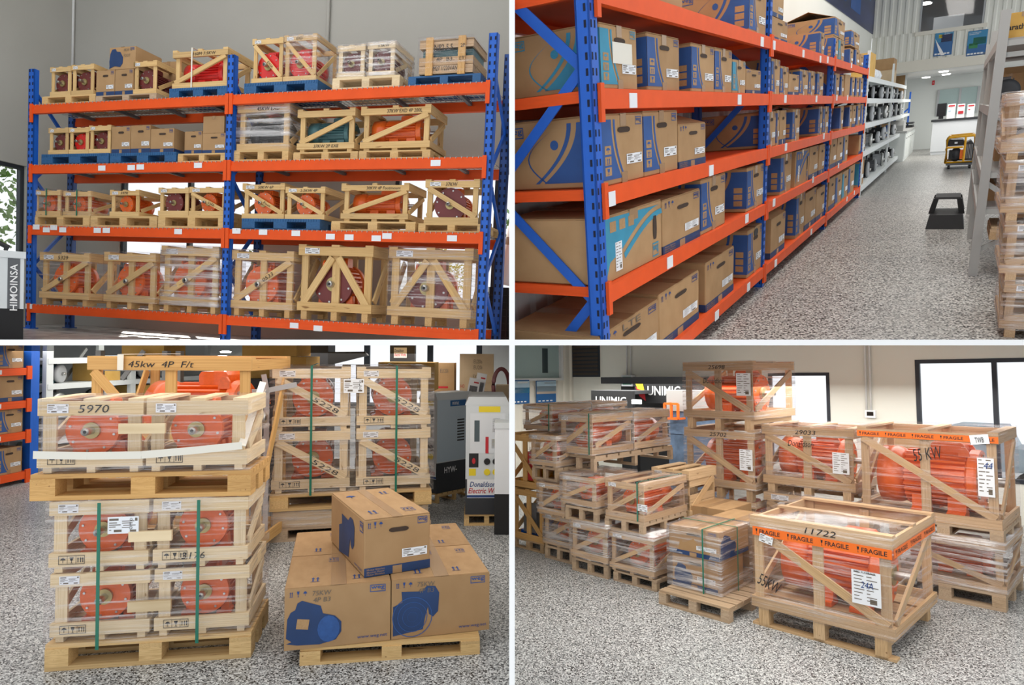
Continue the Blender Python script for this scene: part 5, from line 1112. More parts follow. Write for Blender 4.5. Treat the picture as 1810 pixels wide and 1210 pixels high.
# --- carton pallet
f = frame(-.74, 4.0, 9); pallet(Cc, at(f, 0, .55, 0), 9, 1.09, 1.1, .10, 'timber pallet under the four large motor cartons', 'pine', 'pallets in the crate bay')
yb_ = 15; f = frame(-.755, 4.045, yb_); bw, bd, bh = .625, .62, .37
MP1 = [(.0, .06), (.1, .09), (0, .16), (.02, .5), (.08, .62), (.16, .66), (.2, .78), (.28, .82), (.62, .7), (.66, .56), (.88, .5), (1, .38), (1, .2), (.9, .06), (.6, 0), (.2, .02)]
MP2 = [(0, 0), (.0, .55), (.18, .62), (.16, .82), (.55, .80), (.66, .9), (.82, .88), (.9, .75), (.88, .4), (.78, .3), (.7, .36), (.68, .5), (.62, .3), (.58, .08)]
for r_ in (0, 1):
    for nm, s in pos:
        lb = f'{("front", "rear")[r_]} {nm} of four large cartons on the floor pallet' + (', marked 75KW' if r_ == 0 else '')
        k = carton(Cc, at(f, s * (bw / 2 + .003), bd / 2 + r_ * (bd + .004), .103), yb_, bw, bd, bh, lb, 'flat', 1, 'cartons on the floor pallet', lab=False, side='L')
        F_ = face(bw, bd, bh, 'F'); T_ = face(bw, bd, bh, 'T'); L_ = face(bw, bd, bh, 'L')
        if r_ == 0:
            pp = MP1 if s < 0 else MP2; poly(k, 'motor_print', F_, [(.01 + a * .32, .02 + b * .33) for a, b in (pp if s > 0 else pp)], 'print_navy', .0025)
            words(k, F_, '75KW', .16, .315, .11, .028, 'ink_soft', .004, 0, .1); words(k, F_, '4P B3', .165, .275, .10, .028, 'ink_soft', .004, 0, .1); words(k, F_, 'www.weg.net', bw - .2, .025, .18, .022, 'ink_blue', .004)
            for q, s2 in enumerate(('up', 'glass', 'rain')): rect(k, 'symbol', F_, .025 + .04 * q, .315, .05 + .04 * q, .35, 'ink_blue', .003, SYM[s2])
            if s < 0: rect(k, 'nameplate_print', F_, .07, .12, .14, .18, 'cardboard', .004, None, -8); rect(k, 'fan_print', F_, .19, .03, .32, .19, 'print_blue', .004, SLOTC)
            else:
                m = MB()
                for rr in (.03, .06, .09, .12): 
                    pts = [(rr * math.cos(i * math.pi / 12), rr * math.sin(i * math.pi / 12)) for i in range(25)]
                    for (a, b), (c, d) in zip(pts, pts[1:]): m.add([(a, b, 0), (c, d, 0), (c * 1.04, d * 1.04, 0), (a * 1.04, b * 1.04, 0)], [(0, 1, 2, 3)])
                part(k, 'fan_print', m.mesh('rings', fix=False), 'print_blue', Vector((-bw / 2 + .13, -bd / 2 - .0045, .13)), Matrix(((1, 0, 0), (0, 0, -1), (0, 1, 0))))
        rect(k, 'print', L_, 0, 0, bd, bh * .15, 'print_navy'); rect(k, 'hand_hole', L_, bd * .4, bh * .7, bd * .62, bh * .8, 'card_dark', .003, SLOT); sticker(k, L_, bd * .5, bh * .35, bd * .3, bh * .2)
        for q in range(2): rect(k, 'print', T_, bw * (.22 + .4 * q), bd * .12, bw * (.33 + .4 * q), bd * .26, 'ink_blue', .003, SYM['up']); rect(k, 'print', T_, bw * (.4 + .38 * q), bd * .72, bw * (.5 + .38 * q), bd * .86, 'ink_blue', .003, SYM['frame'])
ft = frame(-.544, 4.28, 28.6); yt = 28.6
k = carton(Cc, at(ft, -.22, .44, .477), yt, .44, .88, .36, 'carton with hand hole standing on top of the four cartons', 'motor', 2, None, side='L')
L_ = face(.44, .88, .36, 'L'); poly(k, 'motor_print', L_, [(.25 + a * .45, .0 + b * .34) for a, b in MP2], 'print_navy', .0025); rect(k, 'logo', L_, .78, .27, .86, .335, 'ink_blue', .003, LOGO); words(k, L_, 'www.weg.net', .66, .02, .18, .02, 'ink_blue', .004)
T_ = face(.44, .88, .36, 'T')
for u, v, q in ((.06, .12, 'up'), (.3, .1, 'frame'), (.05, .62, 'rain'), (.3, .66, 'up')): rect(k, 'print', T_, u, v, u + .08, v + .1, 'ink_blue', .003, SYM[q])
# --- generator sets on the right
def genset(loc, yaw, w, d, h, label, blue, pal=True):
    if pal: pallet(Cc, loc, yaw, w * 1.05, d, .12, 'pallet under the ' + label, 'pine', 'pallets in the crate bay')
    z0 = .122 if pal else 0.0
    t = thing(Cc, 'generator', label, 'generator', (loc[0], loc[1], loc[2] + z0), yaw, 'generator sets')
    bx(t, 'base', (-w / 2, -d / 2, 0), (w / 2, d / 2, h * .30), 'charcoal'); bx(t, 'canopy', (-w / 2, -d / 2, h * .30), (w / 2, d / 2, h * .93), 'gen_grey')
    part(t, 'roof', MB().prism([(-w / 2 - .01, h * .93), (w / 2 + .01, h * .93), (w / 2 - .03, h), (-w / 2 + .03, h)], d + .01).mesh('roof'), 'gen_grey', (0, -d / 2 - .005, 0))
    F_ = face(w, d, h, 'F'); L_ = face(w, d, h, 'L'); R_ = face(w, d, h, 'R')
    for u0, v0, u1, v1, mt, nm in ((.10, .52, .92, .86, 'panel_white', 'door'), (.2, .62, .32, .80, 'glass_dark', 'window'), (.62, .70, .80, .82, 'screen_black', 'controller'), (.08, .40, .3, .52, 'black', 'breaker'), (.08, .33, .24, .39, 'yellow', 'warning_sign'), (.3, .87, .8, .92, 'yellow', 'warning_sign'), (.6, .56, .76, .64, 'yellow', 'warning_sign')): rect(t, nm, F_, u0 * w, v0 * h, u1 * w, v1 * h, mt, .003 if nm != 'window' else .006)
    rect(t, 'stop_button', F_, .15 * w, .43 * h, .23 * w, .48 * h, 'ink_red', .006, SLOTC)
    for q in (0, 1): o = part(t, 'socket', MB().lathe([(.035, 0), (.035, .012)], 14, 'y').mesh('socket'), 'black', (w * (.0 + .2 * q), -d / 2, h * .45)); part(t, 'socket', MB().lathe([(.035, 0), (.035, .012)], 14, 'y').mesh('socket'), 'yellow', (w * (.0 + .2 * q), -d / 2, h * .36))
    rect(t, 'fire_tag', F_, .46 * w, .52 * h, .53 * w, .66 * h, 'ink_red', .007)
    o = rect(t, 'sign', F_, .04 * w, .14 * h, .98 * w, .30 * h, 'white', .004); words(t, F_, 'Donaldson', .1 * w, .235 * h, .6 * w, .045 * h, 'ink_blue', .007, 0, .25, bold=.01); words(t, F_, 'Electric Works', .07 * w, .18 * h, .84 * w, .045 * h, 'ink_red', .007, 0, .25, bold=.01); rect(t, 'sign_band', F_, .04 * w, .145 * h, .98 * w, .165 * h, 'ink_blue', .006)
    if blue:
        rect(t, 'side_panel', R_, .0 * d, .31 * h, d, .93 * h, 'gen_blue', .003); rect(t, 'side_panel', R_, .35 * d, .86 * h, d, .92 * h, 'poster_blue', .004); words(t, R_, 'WWW.', .4 * d, .87 * h, .2 * d, .035 * h, 'white', .006, bold=.01)
        for q in range(8): rect(t, 'louvre', R_, .55 * d, (.5 + .03 * q) * h, .75 * d, (.515 + .03 * q) * h, 'charcoal', .005)
        words(t, R_, 'HYW-', .2 * d, .19 * h, .35 * d, .06 * h, 'white', .004, bold=.02)
    return t
genset((-.86, 8.45, 0), -42, .34, .62, 1.25, 'pale blue sided generator beside the centre wrapped stack', True)
genset((-.30, 7.55, 0), 3, .47, .9, 1.28, 'grey generator with yellow warning labels near the right edge', False)
t = thing(Cc, 'white_canopy_machine', 'white machine on black base cut by the right edge', 'machine', (-.02, 6.75, 0)); bx(t, 'base', (-.165, 0, .0), (.6, 1, .42), 'black_matte'); bx(t, 'canopy', (-.165, 0, .42), (.6, 1, 1.1), 'panel_white'); bx(t, 'lid', (-.17, -.01, 1.1), (.6, 1, 1.16), 'gen_grey')
# --- shop counter with boxes behind the generators
yk = 10.2
t = thing(Cc, 'display_table', 'white display table holding cartons behind the generators', 'table', (-1.05, yk, 0)); bx(t, 'tabletop', (-.62, -.35, 1.06), (1.0, .8, 1.11), 'panel_white')
for x in (-.5, .92):
    for y in (-.05, .7): bx(t, 'leg', (x, y, 0), (x + .05, y + .05, 1.06), 'rack_grey')
def pbox(px0, px1, pyb, pyt, y, label, mat='cardboard_pale', d=.4, lines=(), name='carton'):
    a, b = Cc.on(px0, pyb, 1, y), Cc.on(px1, pyt, 1, y); w = b.x - a.x; h = b.z - a.z
    k = carton(Cc, ((a.x + b.x) / 2, y + d / 2, a.z), 0, w, d, h, label, 'plain', 0, 'display cartons', mat=mat, name=name); fc = face(w, d, h, 'F')
    for (s, u, v, ww, hh, mt) in lines: words(k, fc, s, u * w, v * h, ww * w, hh * h, mt, .004) if s else rect(k, 'print', fc, u * w, v * h, (u + ww) * w, (v + hh) * h, mt, .003)
pbox(812, 872, 711, 625, yk + .35, 'largest pale printed carton behind the generators', lines=(('EU20is', .42, .8, .25, .08, 'ink_soft'), ('EU20i', .42, .68, .25, .08, 'ink_soft'), ('EX20', .4, .5, .2, .07, 'ink_soft'), ('HO', .03, .3, .12, .07, 'ink_red'), ('', 0, .03, 1, .2, 'print_navy')))
pbox(767, 803, 711, 641, yk + .3, 'upright brown printed carton left of the largest pale carton', 'cardboard', lines=(('EU20i', .3, .75, .4, .1, 'ink_soft'), ('', .1, .36, .6, .05, 'ink_red'), ('', 0, .06, 1, .2, 'print_navy')))
pbox(770, 812, 710, 698, yk - .1, 'flat pale carton lying on the display table', d=.35)
pbox(876, 899, 710, 681, 9.0, 'small brown carton at the right edge above the generator', 'cardboard_pale')
for n_, (a, b) in enumerate(((822, 842), (834, 852))):
    q, r = Cc.on(a, 707, 1, yk - .2 + .1 * n_), Cc.on(b, 662 - 8 * n_, 1, yk - .2 + .1 * n_); w, h = r.x - q.x, r.z - q.z
    t = thing(Cc, 'brochure_stand', ('front', 'rear')[n_] + ' leaning brochure holder on the generators display', 'brochure', (q.x, q.y, 1.112), R=Matrix.Rotation(.18, 3, 'Y')); bx(t, 'sheet', (0, 0, 0), (w, .02, h), 'paper'); rect(t, 'print', (Vector((0, 0, 0)), Vector((1, 0, 0)), Vector((0, 0, 1)), w, h), w * .15, h * .35, w * .85, h * .7, 'grey_paint', .003); rect(t, 'print', (Vector((0, 0, 0)), Vector((1, 0, 0)), Vector((0, 0, 1)), w, h), w * .45, h * .82, w * .9, h * .87, 'ink_red', .003)
p = Cc.on(886, 682, 1, 9.6); t = thing(Cc, 'cable_coil', 'dark red cable coil hanging behind the generators', 'cable', p)
for q in range(4): part(t, 'loop', MB().tube([(.10 * math.cos(i * math.pi / 12) * (1 + .12 * q), .02 * q, .24 * math.sin(i * math.pi / 12) * (1 + .04 * q)) for i in range(25)], .014).mesh('loop', True), 'cable_red')
t = thing(Cc, 'display_sign', 'black display header with small white lettered sign by the window', 'sign', (0, 0, 0)); a, b = Cc.on(689, 642, 1, 9.6), Cc.on(733, 607, 1, 9.6); bx(t, 'header', (a.x, 9.6, a.z), (b.x, 9.75, b.z + .1), 'charcoal'); c, d = Cc.on(696, 632, 1, 9.59), Cc.on(719, 614, 1, 9.59)
fc = (Vector((c.x, 9.598, c.z)), Vector((1, 0, 0)), Vector((0, 0, 1)), d.x - c.x, d.z - c.z); w, h = fc[3], fc[4]; rect(t, 'plate', fc, 0, 0, w, h, 'white', .003); words(t, fc, 'Donaldson', .05 * w, .55 * h, .7 * w, .3 * h, 'ink_blue', .006, 0, .2, bold=.01); words(t, fc, 'Electric Works', .05 * w, .15 * h, .9 * w, .3 * h, 'ink_red', .006, 0, .2, bold=.01); bx(t, 'stand', (a.x + .05, 9.65, 0), (b.x - .05, 9.7, a.z), 'charcoal')
# --- dark goods behind
pbox(668, 768, 690, 640, 8.9, 'yellow brown carton row behind the centre stack top', 'cardboard_yellow', d=.5)
for n_, (a, b, c, d) in enumerate(((428, 524, 606, 629), (424, 541, 630, 668), (400, 428, 634, 668))): pbox(a, b, d, c, 8.4 - .0 * n_, ('topmost', 'wide lower', 'left small')[n_] + ' yellow brown carton stacked behind the two stacks', 'cardboard_yellow', d=.6)
t = thing(Cc, 'welding_display', 'black display stand with orange lettering between the two stacks', 'display', (0, 8.2, 0)); a, b = Cc.on(432, 669, 1, 8.2), Cc.on(545, 669, 1, 8.2); bx(t, 'panel', (a.x, 0, 0), (b.x, .5, a.z), 'black'); fc = (Vector((a.x, 0, 0)), Vector((1, 0, 0)), Vector((0, 0, 1)), 1, 1)
words(t, fc, 'ZING', .04, a.z - .32, .3, .06, 'tape_orange', .005, bold=.02); words(t, fc, '170', .04, a.z - .42, .14, .06, 'white', .005, bold=.02); words(t, fc, 'TRIPLE ENERGY', .1, a.z - .75, .22, .03, 'white', .005)
t = thing(Cc, 'dark_shelf_unit', 'dark shelf unit with sloped arm behind the centre stack', 'shelf', (0, 9.8, 0)); a, b = Cc.on(532, 645, 1, 9.8), Cc.on(580, 607, 1, 9.8)
bx(t, 'post', (a.x, 0, 0), (b.x, .4, b.z + .1), 'charcoal'); q = Cc.on(650, 628, 1, 9.8); part(t, 'arm', MB().prism([(b.x, a.z), (q.x, q.z), (q.x - .05, q.z + .06), (b.x, q.z + .05)], .1).mesh('arm'), 'black')
# --- racks seen at far left
ROT = 82
f = frame(-6.95, 8.85, ROT)
def sidebox(x0, x1, z, h, label, st='band', det=1, mat='cardboard'): carton(Cc, at(f, (x0 + x1) / 2, .27, z), ROT, x1 - x0, .5, h, label, st, det, 'cartons on the far left racks', mat=mat)
t = thing(Cc, 'pallet_rack', 'end of the orange and blue carton rack at the far left', 'rack', at(f, 0, 0, 0), ROT)
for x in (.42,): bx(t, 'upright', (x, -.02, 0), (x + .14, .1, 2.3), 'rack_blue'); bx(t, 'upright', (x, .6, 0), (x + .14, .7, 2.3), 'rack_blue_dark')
RZ = [.06, .62, 1.06, 1.52]
for z in RZ: bx(t, 'beam', (-2.5, -.03, z), (.42, .03, z + .10), 'rack_orange'); bx(t, 'shelf_panel', (-2.5, .03, z + .06), (.42, .65, z + .10), 'rack_orange'); bx(t, 'beam_connector', (.34, -.04, z - .06), (.42, -.02, z + .13), 'rack_orange'); bx(t, 'beam_label', (-.2, -.034, z + .02), (-.05, -.031, z + .08), 'paper')
for j, z in enumerate(RZ):
    for i in range(3): sidebox(-.95 + .44 * i, -.55 + .44 * i, z + .103, .36 - .03 * ((i + j) % 2), f'{("left", "middle", "right")[i]} carton on the {("lowest", "second", "third", "top")[j]} beam of the far left rack', ('curve', 'band', 'curve')[(i + j) % 3])
t = thing(Cc, 'white_shelving', 'white steel shelving holding dark motors behind the left stack', 'shelving', at(f, 0, 0, 0), ROT)
WZ = [.08, .52, .92, 1.34, 1.72]; xe = 5.2
for x in (.68, 2.4, 4.6): bx(t, 'upright', (x, -.02, 0), (x + .12, .05, 2.3), 'shelf_white'); bx(t, 'upright', (x, .6, 0), (x + .12, .66, 2.3), 'shelf_white')
for z in WZ: bx(t, 'shelf_board', (.7, 0, z), (xe, .65, z + .03), 'shelf_white'); bx(t, 'shelf_lip', (.7, -.03, z - .05), (xe, 0, z + .03), 'shelf_white')
for x in (.75, 2.5): bar(t, 'brace', (x, .62, .3), (x + 1.4, .62, 1.9), .05, .02, 'rack_grey')
random.seed(5)
for j, z in enumerate(WZ[:4]):
    for i in range(4):
        x = 1.05 + i * .95
        if (i + j) % 4 == 0: sidebox(x - .25, x + .2, z + .033, .30, f'brown carton among motors on the {("lowest", "second", "third", "top")[j]} white board at left', 'plain', 0, 'cardboard_yellow')
        else: small_motor(Cc, at(f, x, .26, z + .033), ROT + 90 + random.uniform(-15, 15), .14, .34, random.choice(['charcoal', 'grey_light', 'black', 'teal_paint']), f'{ORD[i]} motor from the left on the {("lowest", "second", "third", "top")[j]} white board at left')
# office strip behind the left stack top
solo(Cc, 'ceiling_office', MB().box((XC_(165, 640, 11), 11, 1.74), (XC_(430, 640, 11), 13.4, 1.78)).mesh('office_soffit'), 'wall_white', kind='structure')
for n_, (px, py) in enumerate(((343, 632), (393, 631), (399, 623))):
    p = Cc.on(px, py, 1, 10.95); solo(Cc, 'downlight', MB().lathe([(.08, 0), (.09, .02), (.05, .03)], 14).mesh('downlight'), 'lamp_glow', p, label=('left', 'middle', 'right')[n_] + ' small round downlight above the amber crate', cat='lamp', group='downlights behind the left stack')
pbox(215, 290, 634, 606, 7.6, 'amber carton on a rack behind the marked amber crate', 'cardboard_yellow', d=.5)
t = thing(Cc, 'grey_rack', 'grey steel rack end behind the amber crate', 'rack', (0, 7.5, 0)); a, b = Cc.on(222, 640, 1, 7.5), Cc.on(310, 640, 1, 7.5)
for x in (a.x - .35, a.x + .42, b.x): bx(t, 'upright', (x, 0, 0), (x + .06, .08, 1.88), 'rack_grey')
bx(t, 'shelf_board', (a.x - .35, 0, a.z - .1), (b.x, .6, a.z - .06), 'rack_grey'); bar(t, 'brace', (a.x - .05, .02, 1.55), (a.x + .2, .02, 1.88), .05, .02, 'rack_grey')
# ================================================================== bay D: film wrapped crates under the windows
Dd = RD
YD = 10.5; XL = -8.93
solo(Dd, 'floor', MB().box((-11, 1.5, -.08), (6, YD + .1, 0)).mesh('floor'), 'floor_flake', kind='structure')
w1 = (Dd.on(1395, 660, 1, YD).x - .35, Dd.on(1467, 700, 1, YD).x); w2 = (Dd.on(1617, 640, 1, YD).x, 1.5)
bz = Dd.on(1013, 666, 1, YD); bz2 = Dd.on(1061, 657, 1, YD)
wall(Dd, 'wall_back', 1, YD, .12, (XL - .1, 6), (-.1, 4.2), [(w1[0], w1[1], .75, 2.2), (w2[0], w2[1], .75, 2.37)], 'wall_cream_b')
window(Dd, 'window_7', 1, YD - .01, w1[0], w1[1], .75, 2.2, (), .05); window(Dd, 'window_8', 1, YD - .01, w2[0], w2[1], .75, 2.37, (Dd.on(1757, 650, 1, YD).x, .5), .055)
o = bpy.data.objects.new('window_9', None); o.matrix_world = Dd.M; o['kind'] = 'structure'; _link(o, Dd.M.copy(), Dd)
bx(o, 'window_frame', (bz.x, YD - .03, bz.z), (bz2.x, YD, bz.z + 1.2), 'frame_dark')
for k in range(14): bx(o, 'blind_slat', (bz.x + .03, YD - .045, bz.z + .04 + k * .08), (bz2.x - .03, YD - .03, bz.z + .09 + k * .08), 'brown_blind')
# ribbed left wall with its high office window
m = MB(); pp = [(1.5, -.1)]; y = 1.5
while y < YD: pp += [(y, 0), (y + .09, 0), (y + .12, .03), (y + .18, .03)]; y += .21
pp += [(YD, -.1)]
wz0 = Dd.on(960, 668, 0, XL).z; wy1 = Dd.on(993, 640, 0, XL).y
def ribs(z0, z1, ya, yb): q = [(max(ya, min(yb, a)), b) for a, b in pp]; return [(XL + b, a) for a, b in q]
solo(Dd, 'wall_left', MB().prism(ribs(0, 0, 1.5, YD), wz0, 'z').mesh('wall_left'), 'wall_cream', kind='structure')
mm = MB().prism(ribs(0, 0, wy1, YD), 4.2 - wz0, 'z').mesh('wall_left'); o = solo(Dd, 'wall_left_upper', mm, 'wall_cream', (0, 0, wz0), kind='structure')
o = bpy.data.objects.new('window_10', None); o.matrix_world = Dd.M; o['kind'] = 'structure'; _link(o, Dd.M.copy(), Dd)
bx(o, 'pane', (XL - .05, 1.5, wz0), (XL - .03, wy1, 4.2), 'glass_green'); bx(o, 'window_frame', (XL - .05, wy1 - .06, wz0), (XL + .04, wy1, 4.2), 'wall_white'); bx(o, 'window_frame', (XL - .05, 1.5, wz0 - .05), (XL + .05, wy1, wz0), 'wall_white')
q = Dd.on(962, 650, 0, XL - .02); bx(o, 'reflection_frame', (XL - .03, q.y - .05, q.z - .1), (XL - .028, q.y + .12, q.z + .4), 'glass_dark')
def dposter(px0, px1, pyb, pyt, label, mats):
    a, b = Dd.on(px0, pyb, 0, XL + .05), Dd.on(px1, pyt, 0, XL + .05); w, h = b.y - a.y, b.z - a.z
    t = thing(Dd, 'poster', label, 'poster', (XL + .06, a.y, a.z), 90, 'posters on the ribbed wall'); bx(t, 'panel', (0, 0, 0), (w, .02, h), 'poster_blue'); fc = (Vector((0, 0, 0)), Vector((1, 0, 0)), Vector((0, 0, 1)), w, h)
    for a, b, c, d, mt in mats: rect(t, 'print', fc, a * w, b * h, c * w, d * h, mt, .004)
ft_ = [(.08 + .2 * k, .06, .2 + .2 * k, .11, 'white') for k in range(4)]
dposter(905, 935, 714, 671, 'blue poster with sea picture on the ribbed wall, left', [(0, .45, 1, .95, 'poster_pale'), (0, .45, 1, .68, 'poster_teal'), (.3, .86, .9, .92, 'white')] + ft_)
dposter(948, 982, 712, 672, 'blue poster with sunset picture on the ribbed wall, right', [(0, .5, 1, .97, 'poster_pale'), (0, .4, 1, .75, 'poster_sand'), (.4, .86, .9, .92, 'white')] + ft_)
for px, lab in ((1108, 'left'), (1115, 'right')):
    p = Dd.on(px, 640, 1, YD - .03); solo(Dd, 'conduit', MB().tube([(p.x, YD - .03, 1.9), (p.x, YD - .03, 3.6)], .012).mesh('conduit', True), 'wall_white', label=f'{lab} thin conduit above the green exit sign', cat='pipe')
p = Dd.on(1535, 700, 1, YD - .03)
for k, lab in ((-.03, 'left'), (.03, 'right')): solo(Dd, 'conduit', MB().tube([(p.x + k, YD - .03, 1.62), (p.x + k, YD - .03, 3.6)], .014).mesh('conduit', True), 'wall_white', label=f'{lab} white conduit rising from the small wall controller', cat='pipe')
q = Dd.on(1538, 732, 1, YD - .05); t = thing(Dd, 'wall_controller', 'small white controller with dark screen on the cream wall', 'controller', (q.x, YD - .05, q.z)); bx(t, 'case', (-.07, 0, -.05), (.07, .05, .06), 'white'); bx(t, 'screen', (-.045, -.004, -.02), (.045, 0, .04), 'screen_black')
q = Dd.on(1109, 672, 1, YD - .4); t = thing(Dd, 'exit_sign', 'green exit sign with running figure above the black display', 'sign', (q.x, YD - .4, q.z)); bx(t, 'case', (-.14, 0, -.11), (.12, .08, .10), 'panel_white'); bx(t, 'face', (-.11, -.004, -.08), (.09, 0, .07), 'green_sign'); bx(t, 'running_figure', (-.05, -.008, -.06), (-.01, -.004, .05), 'white'); bx(t, 'door_symbol', (.01, -.008, -.06), (.06, -.004, .05), 'white'); bx(t, 'bracket', (-.02, .08, -.02), (.02, .4, .02), 'white')
# outside
solo(Dd, 'ground', MB().box((-20, YD + .3, -1.3), (12, 40, -1.1)).mesh('ground'), 'wall_white', kind='structure')
q = Dd.on(1735, 712, 1, 15.5); t = thing(Dd, 'pickup', 'pale pickup truck parked outside the large window', 'vehicle', (q.x, 15.5, -.25), scale=1.15)
part(t, 'body', MB().prism([(-1.0, .45), (1.1, .45), (1.1, .8), (.4, .85), (.25, 1.2), (-.45, 1.2), (-.6, .85), (-1.0, .82)], .9).mesh('pickup'), 'gen_blue'); bx(t, 'window', (-.38, -.01, .88), (.2, 0, 1.12), 'glass_dark')
for x in (-.6, .65): part(t, 'wheel', MB().lathe([(.18, -.05), (.24, 0), (.24, .14), (.18, .18)], 16, 'y').mesh('wheel'), 'charcoal', (x, .04, .25))
0 and solo(Dd, 'outdoor_screen', MB().box((q.x - .7, 17, .8), (q.x + .9, 17.1, 2.1)).mesh('screen'), 'poster_pale', label='pale blue hoarding outside the large window', cat='hoarding')
# --- black welding display
xa = Dd.on(1122, 700, 1, 9.9).x; xb = Dd.on(1215, 700, 1, 9.9).x
t = thing(Dd, 'welding_display', 'black display booth with white lettering and red yellow flame', 'display', (0, 9.9, 0))
z0, z1 = Dd.on(1150, 712, 1, 9.9).z, Dd.on(1150, 672, 1, 9.9).z + .06
bx(t, 'header', (xa, 0, z0), (xb + .3, .1, z1), 'black'); bx(t, 'roof', (xa - .7, -.1, z1 - .12), (xb + .3, .5, z1), 'charcoal'); bx(t, 'back', (xa - .6, .4, .2), (xb, .45, z1), 'black_matte'); bx(t, 'post', (xb - .15, .0, 0), (xb - .05, .1, z0), 'black')
w = xb - xa; h = z1 - z0; fc = (Vector((xa, 0, z0)), Vector((1, 0, 0)), Vector((0, 0, 1)), w, h); words(t, fc, 'UNIMIG', w * .26, h * .3, w * .62, h * .36, 'white', .006, bold=.015)
poly(t, 'flame', fc, [(.02 * w, h * .62), (.1 * w, h * .25), (.22 * w, h * .08), (.2 * w, h * .5)], 'ink_red', .005); poly(t, 'flame', fc, [(.0, h * .85), (.06 * w, h * .55), (.2 * w, h * .45), (.17 * w, h * .75)], 'yellow', .006)
xc = Dd.on(1045, 715, 1, 9.3).x; xd = Dd.on(1118, 715, 1, 9.3).x; za, zb = Dd.on(1080, 722, 1, 9.3).z, Dd.on(1080, 690, 1, 9.3).z
t = thing(Dd, 'canopy_board', 'lower black fascia board with white lettering left of the display', 'display', (0, 9.3, 0)); bx(t, 'fascia', (xc, 0, za), (xd, .08, zb), 'black'); bx(t, 'canopy', (xc, .08, zb - .06), (xd, .6, zb), 'charcoal'); bx(t, 'post', (xd - .1, .1, 0), (xd, .2, za), 'black'); bx(t, 'lamp_bar', (xd - .02, .0, za + .1), (xd + .16, .04, za + .17), 'lamp_glow')
fc = (Vector((xc, 0, za)), Vector((1, 0, 0)), Vector((0, 0, 1)), xd - xc, zb - za); words(t, fc, 'UNIMIG', (xd - xc) * .12, (zb - za) * .25, (xd - xc) * .74, (zb - za) * .42, 'white', .005, bold=.015)
p0, p1 = Dd.on(1183, 815, 1, 9.4), Dd.on(1225, 690, 1, 9.4)
t = thing(Dd, 'display_cabinet', 'speckled blue display panel with orange bracket behind the tall stack', 'display', (0, 9.4, 0)); bx(t, 'lower_panel', (p0.x, 0, 0), (p1.x + .4, .4, p0.z + .45), 'fibre_blue'); bx(t, 'upper_panel', (p0.x, 0, p0.z + .46), (p1.x + .4, .4, p1.z - .35), 'fibre_blue'); bx(t, 'top_box', (p0.x - .02, -.02, p1.z - .34), (p1.x + .4, .4, p1.z), 'rack_grey')
q = Dd.on(1184, 738, 1, 9.35); q2 = Dd.on(1207, 713, 1, 9.35); m = MB()
for a, b in (((q.x, q.z), (q2.x, q.z)), ((q.x, q2.z), (q2.x, q2.z)), ((q.x, q.z), (q.x, q2.z)), ((q2.x, q.z), (q2.x, q2.z)), (((q.x + q2.x) / 2, q.z), ((q.x + q2.x) / 2, q2.z))): m.bar((a[0], -.2, a[1]), (b[0], -.2, b[1]), .035, .035); m.bar((a[0], -.2, a[1]), (a[0], 0, a[1]), .03, .03)
part(t, 'orange_bracket', m.mesh('bracket'), 'tape_orange')
# --- crates: near corner (x, y), a along -X, b along +Y
def dcrate(nx, ny, a, b, z, h, label, mot='orange_paint', mlab=None, lng=False, yaw=0, **k):
    kk = dict(brace='\\', mat='pine_aged', wrap='film', slats=3, rail=.13, sbrace='/', lab=True, group='wrapped crates under the windows'); kk.update(k)
    t = crate(Dd, (nx - a / 2, ny + b / 2, z), yaw, a, b, h, label, **kk); s = kk.get('skid', 0)
    if mot:
        ml = mlab or ('orange motor inside the ' + label)
        ml = ' '.join(ml.split()[:16])
        if lng: motor(Dd, (nx - a / 2, ny + b / 2, z + s + .03), 180, min((h - s) * .35, b * .38), a * .8, mot, ml, group='motors under the windows', side=1)
        else: motor(Dd, (nx - a / 2, ny + b / 2, z + s + .03), 0 + 90, min((h - s) * .34, a * .36), b * .8, mot, ml, group='motors under the windows')
    return t
def dpal(nx, ny, a, b, z, h, label, mat='pine_worn'): return pallet(Dd, (nx - a / 2, ny + b / 2, z), 0, a, b, h, label, mat, 'pallets under the windows')
# front FRAGILE crate
a, b, h = 1.13, 1.22, .925
t = dcrate(-1.5, 5.51, a, b, .0, h, 'large front crate with orange FRAGILE tape nearest the viewer', lng=True, mlab='large orange finned motor inside the front FRAGILE crate', brace='\\', mat='pine_mid', skid=.16, midpost=True, topdir='x', rail=.095, wrap='film', sbrace='/', lab=False)
for y in (-b / 2 + .01,): bx(t, 'skid_board', (-a / 2, y, 0), (a / 2, y + .09, .02), 'pine_mid')
F_ = (Vector((-a / 2, -b / 2, 0)), Vector((1, 0, 0)), Vector((0, 0, 1)), a, h); R_ = (Vector((a / 2, -b / 2, 0)), Vector((0, 1, 0)), Vector((0, 0, 1)), b, h)
def fragile(t, fc, u0, v0, L, hh, n, sl=0.0, off=.012):
    o = rect(t, 'fragile_tape', fc, u0, v0, u0 + L, v0 + hh, 'tape_orange', off, turn=sl)
    for k in range(n):
        q = part(o, 'lettering', textmesh('FRAGILE', 0, .015), 'ink', ((k + .22) / n, .25, .001), None, (.66 / n, .5, 1)); part(o, 'glass_symbol', SYM['glass'], 'ink', ((k + .08) / n, .2, .001), None, (.1 / n, .62, 1))
fragile(t, F_, .03, h - .15, a - .03, .075, 4, -.5); fragile(t, R_, 0, h - .14, b * .97, .07, 3, .5)
sticker(t, F_, a * .74, h * .42, .21, .26, off=.014); words(t, F_, '24A', a * .80, h * .56, .09, .05, 'ink_blue', .018, 0, .2); words(t, F_, 'WEG AUSTRALIA', a * .755, h * .68, .16, .018, 'ink', .018)
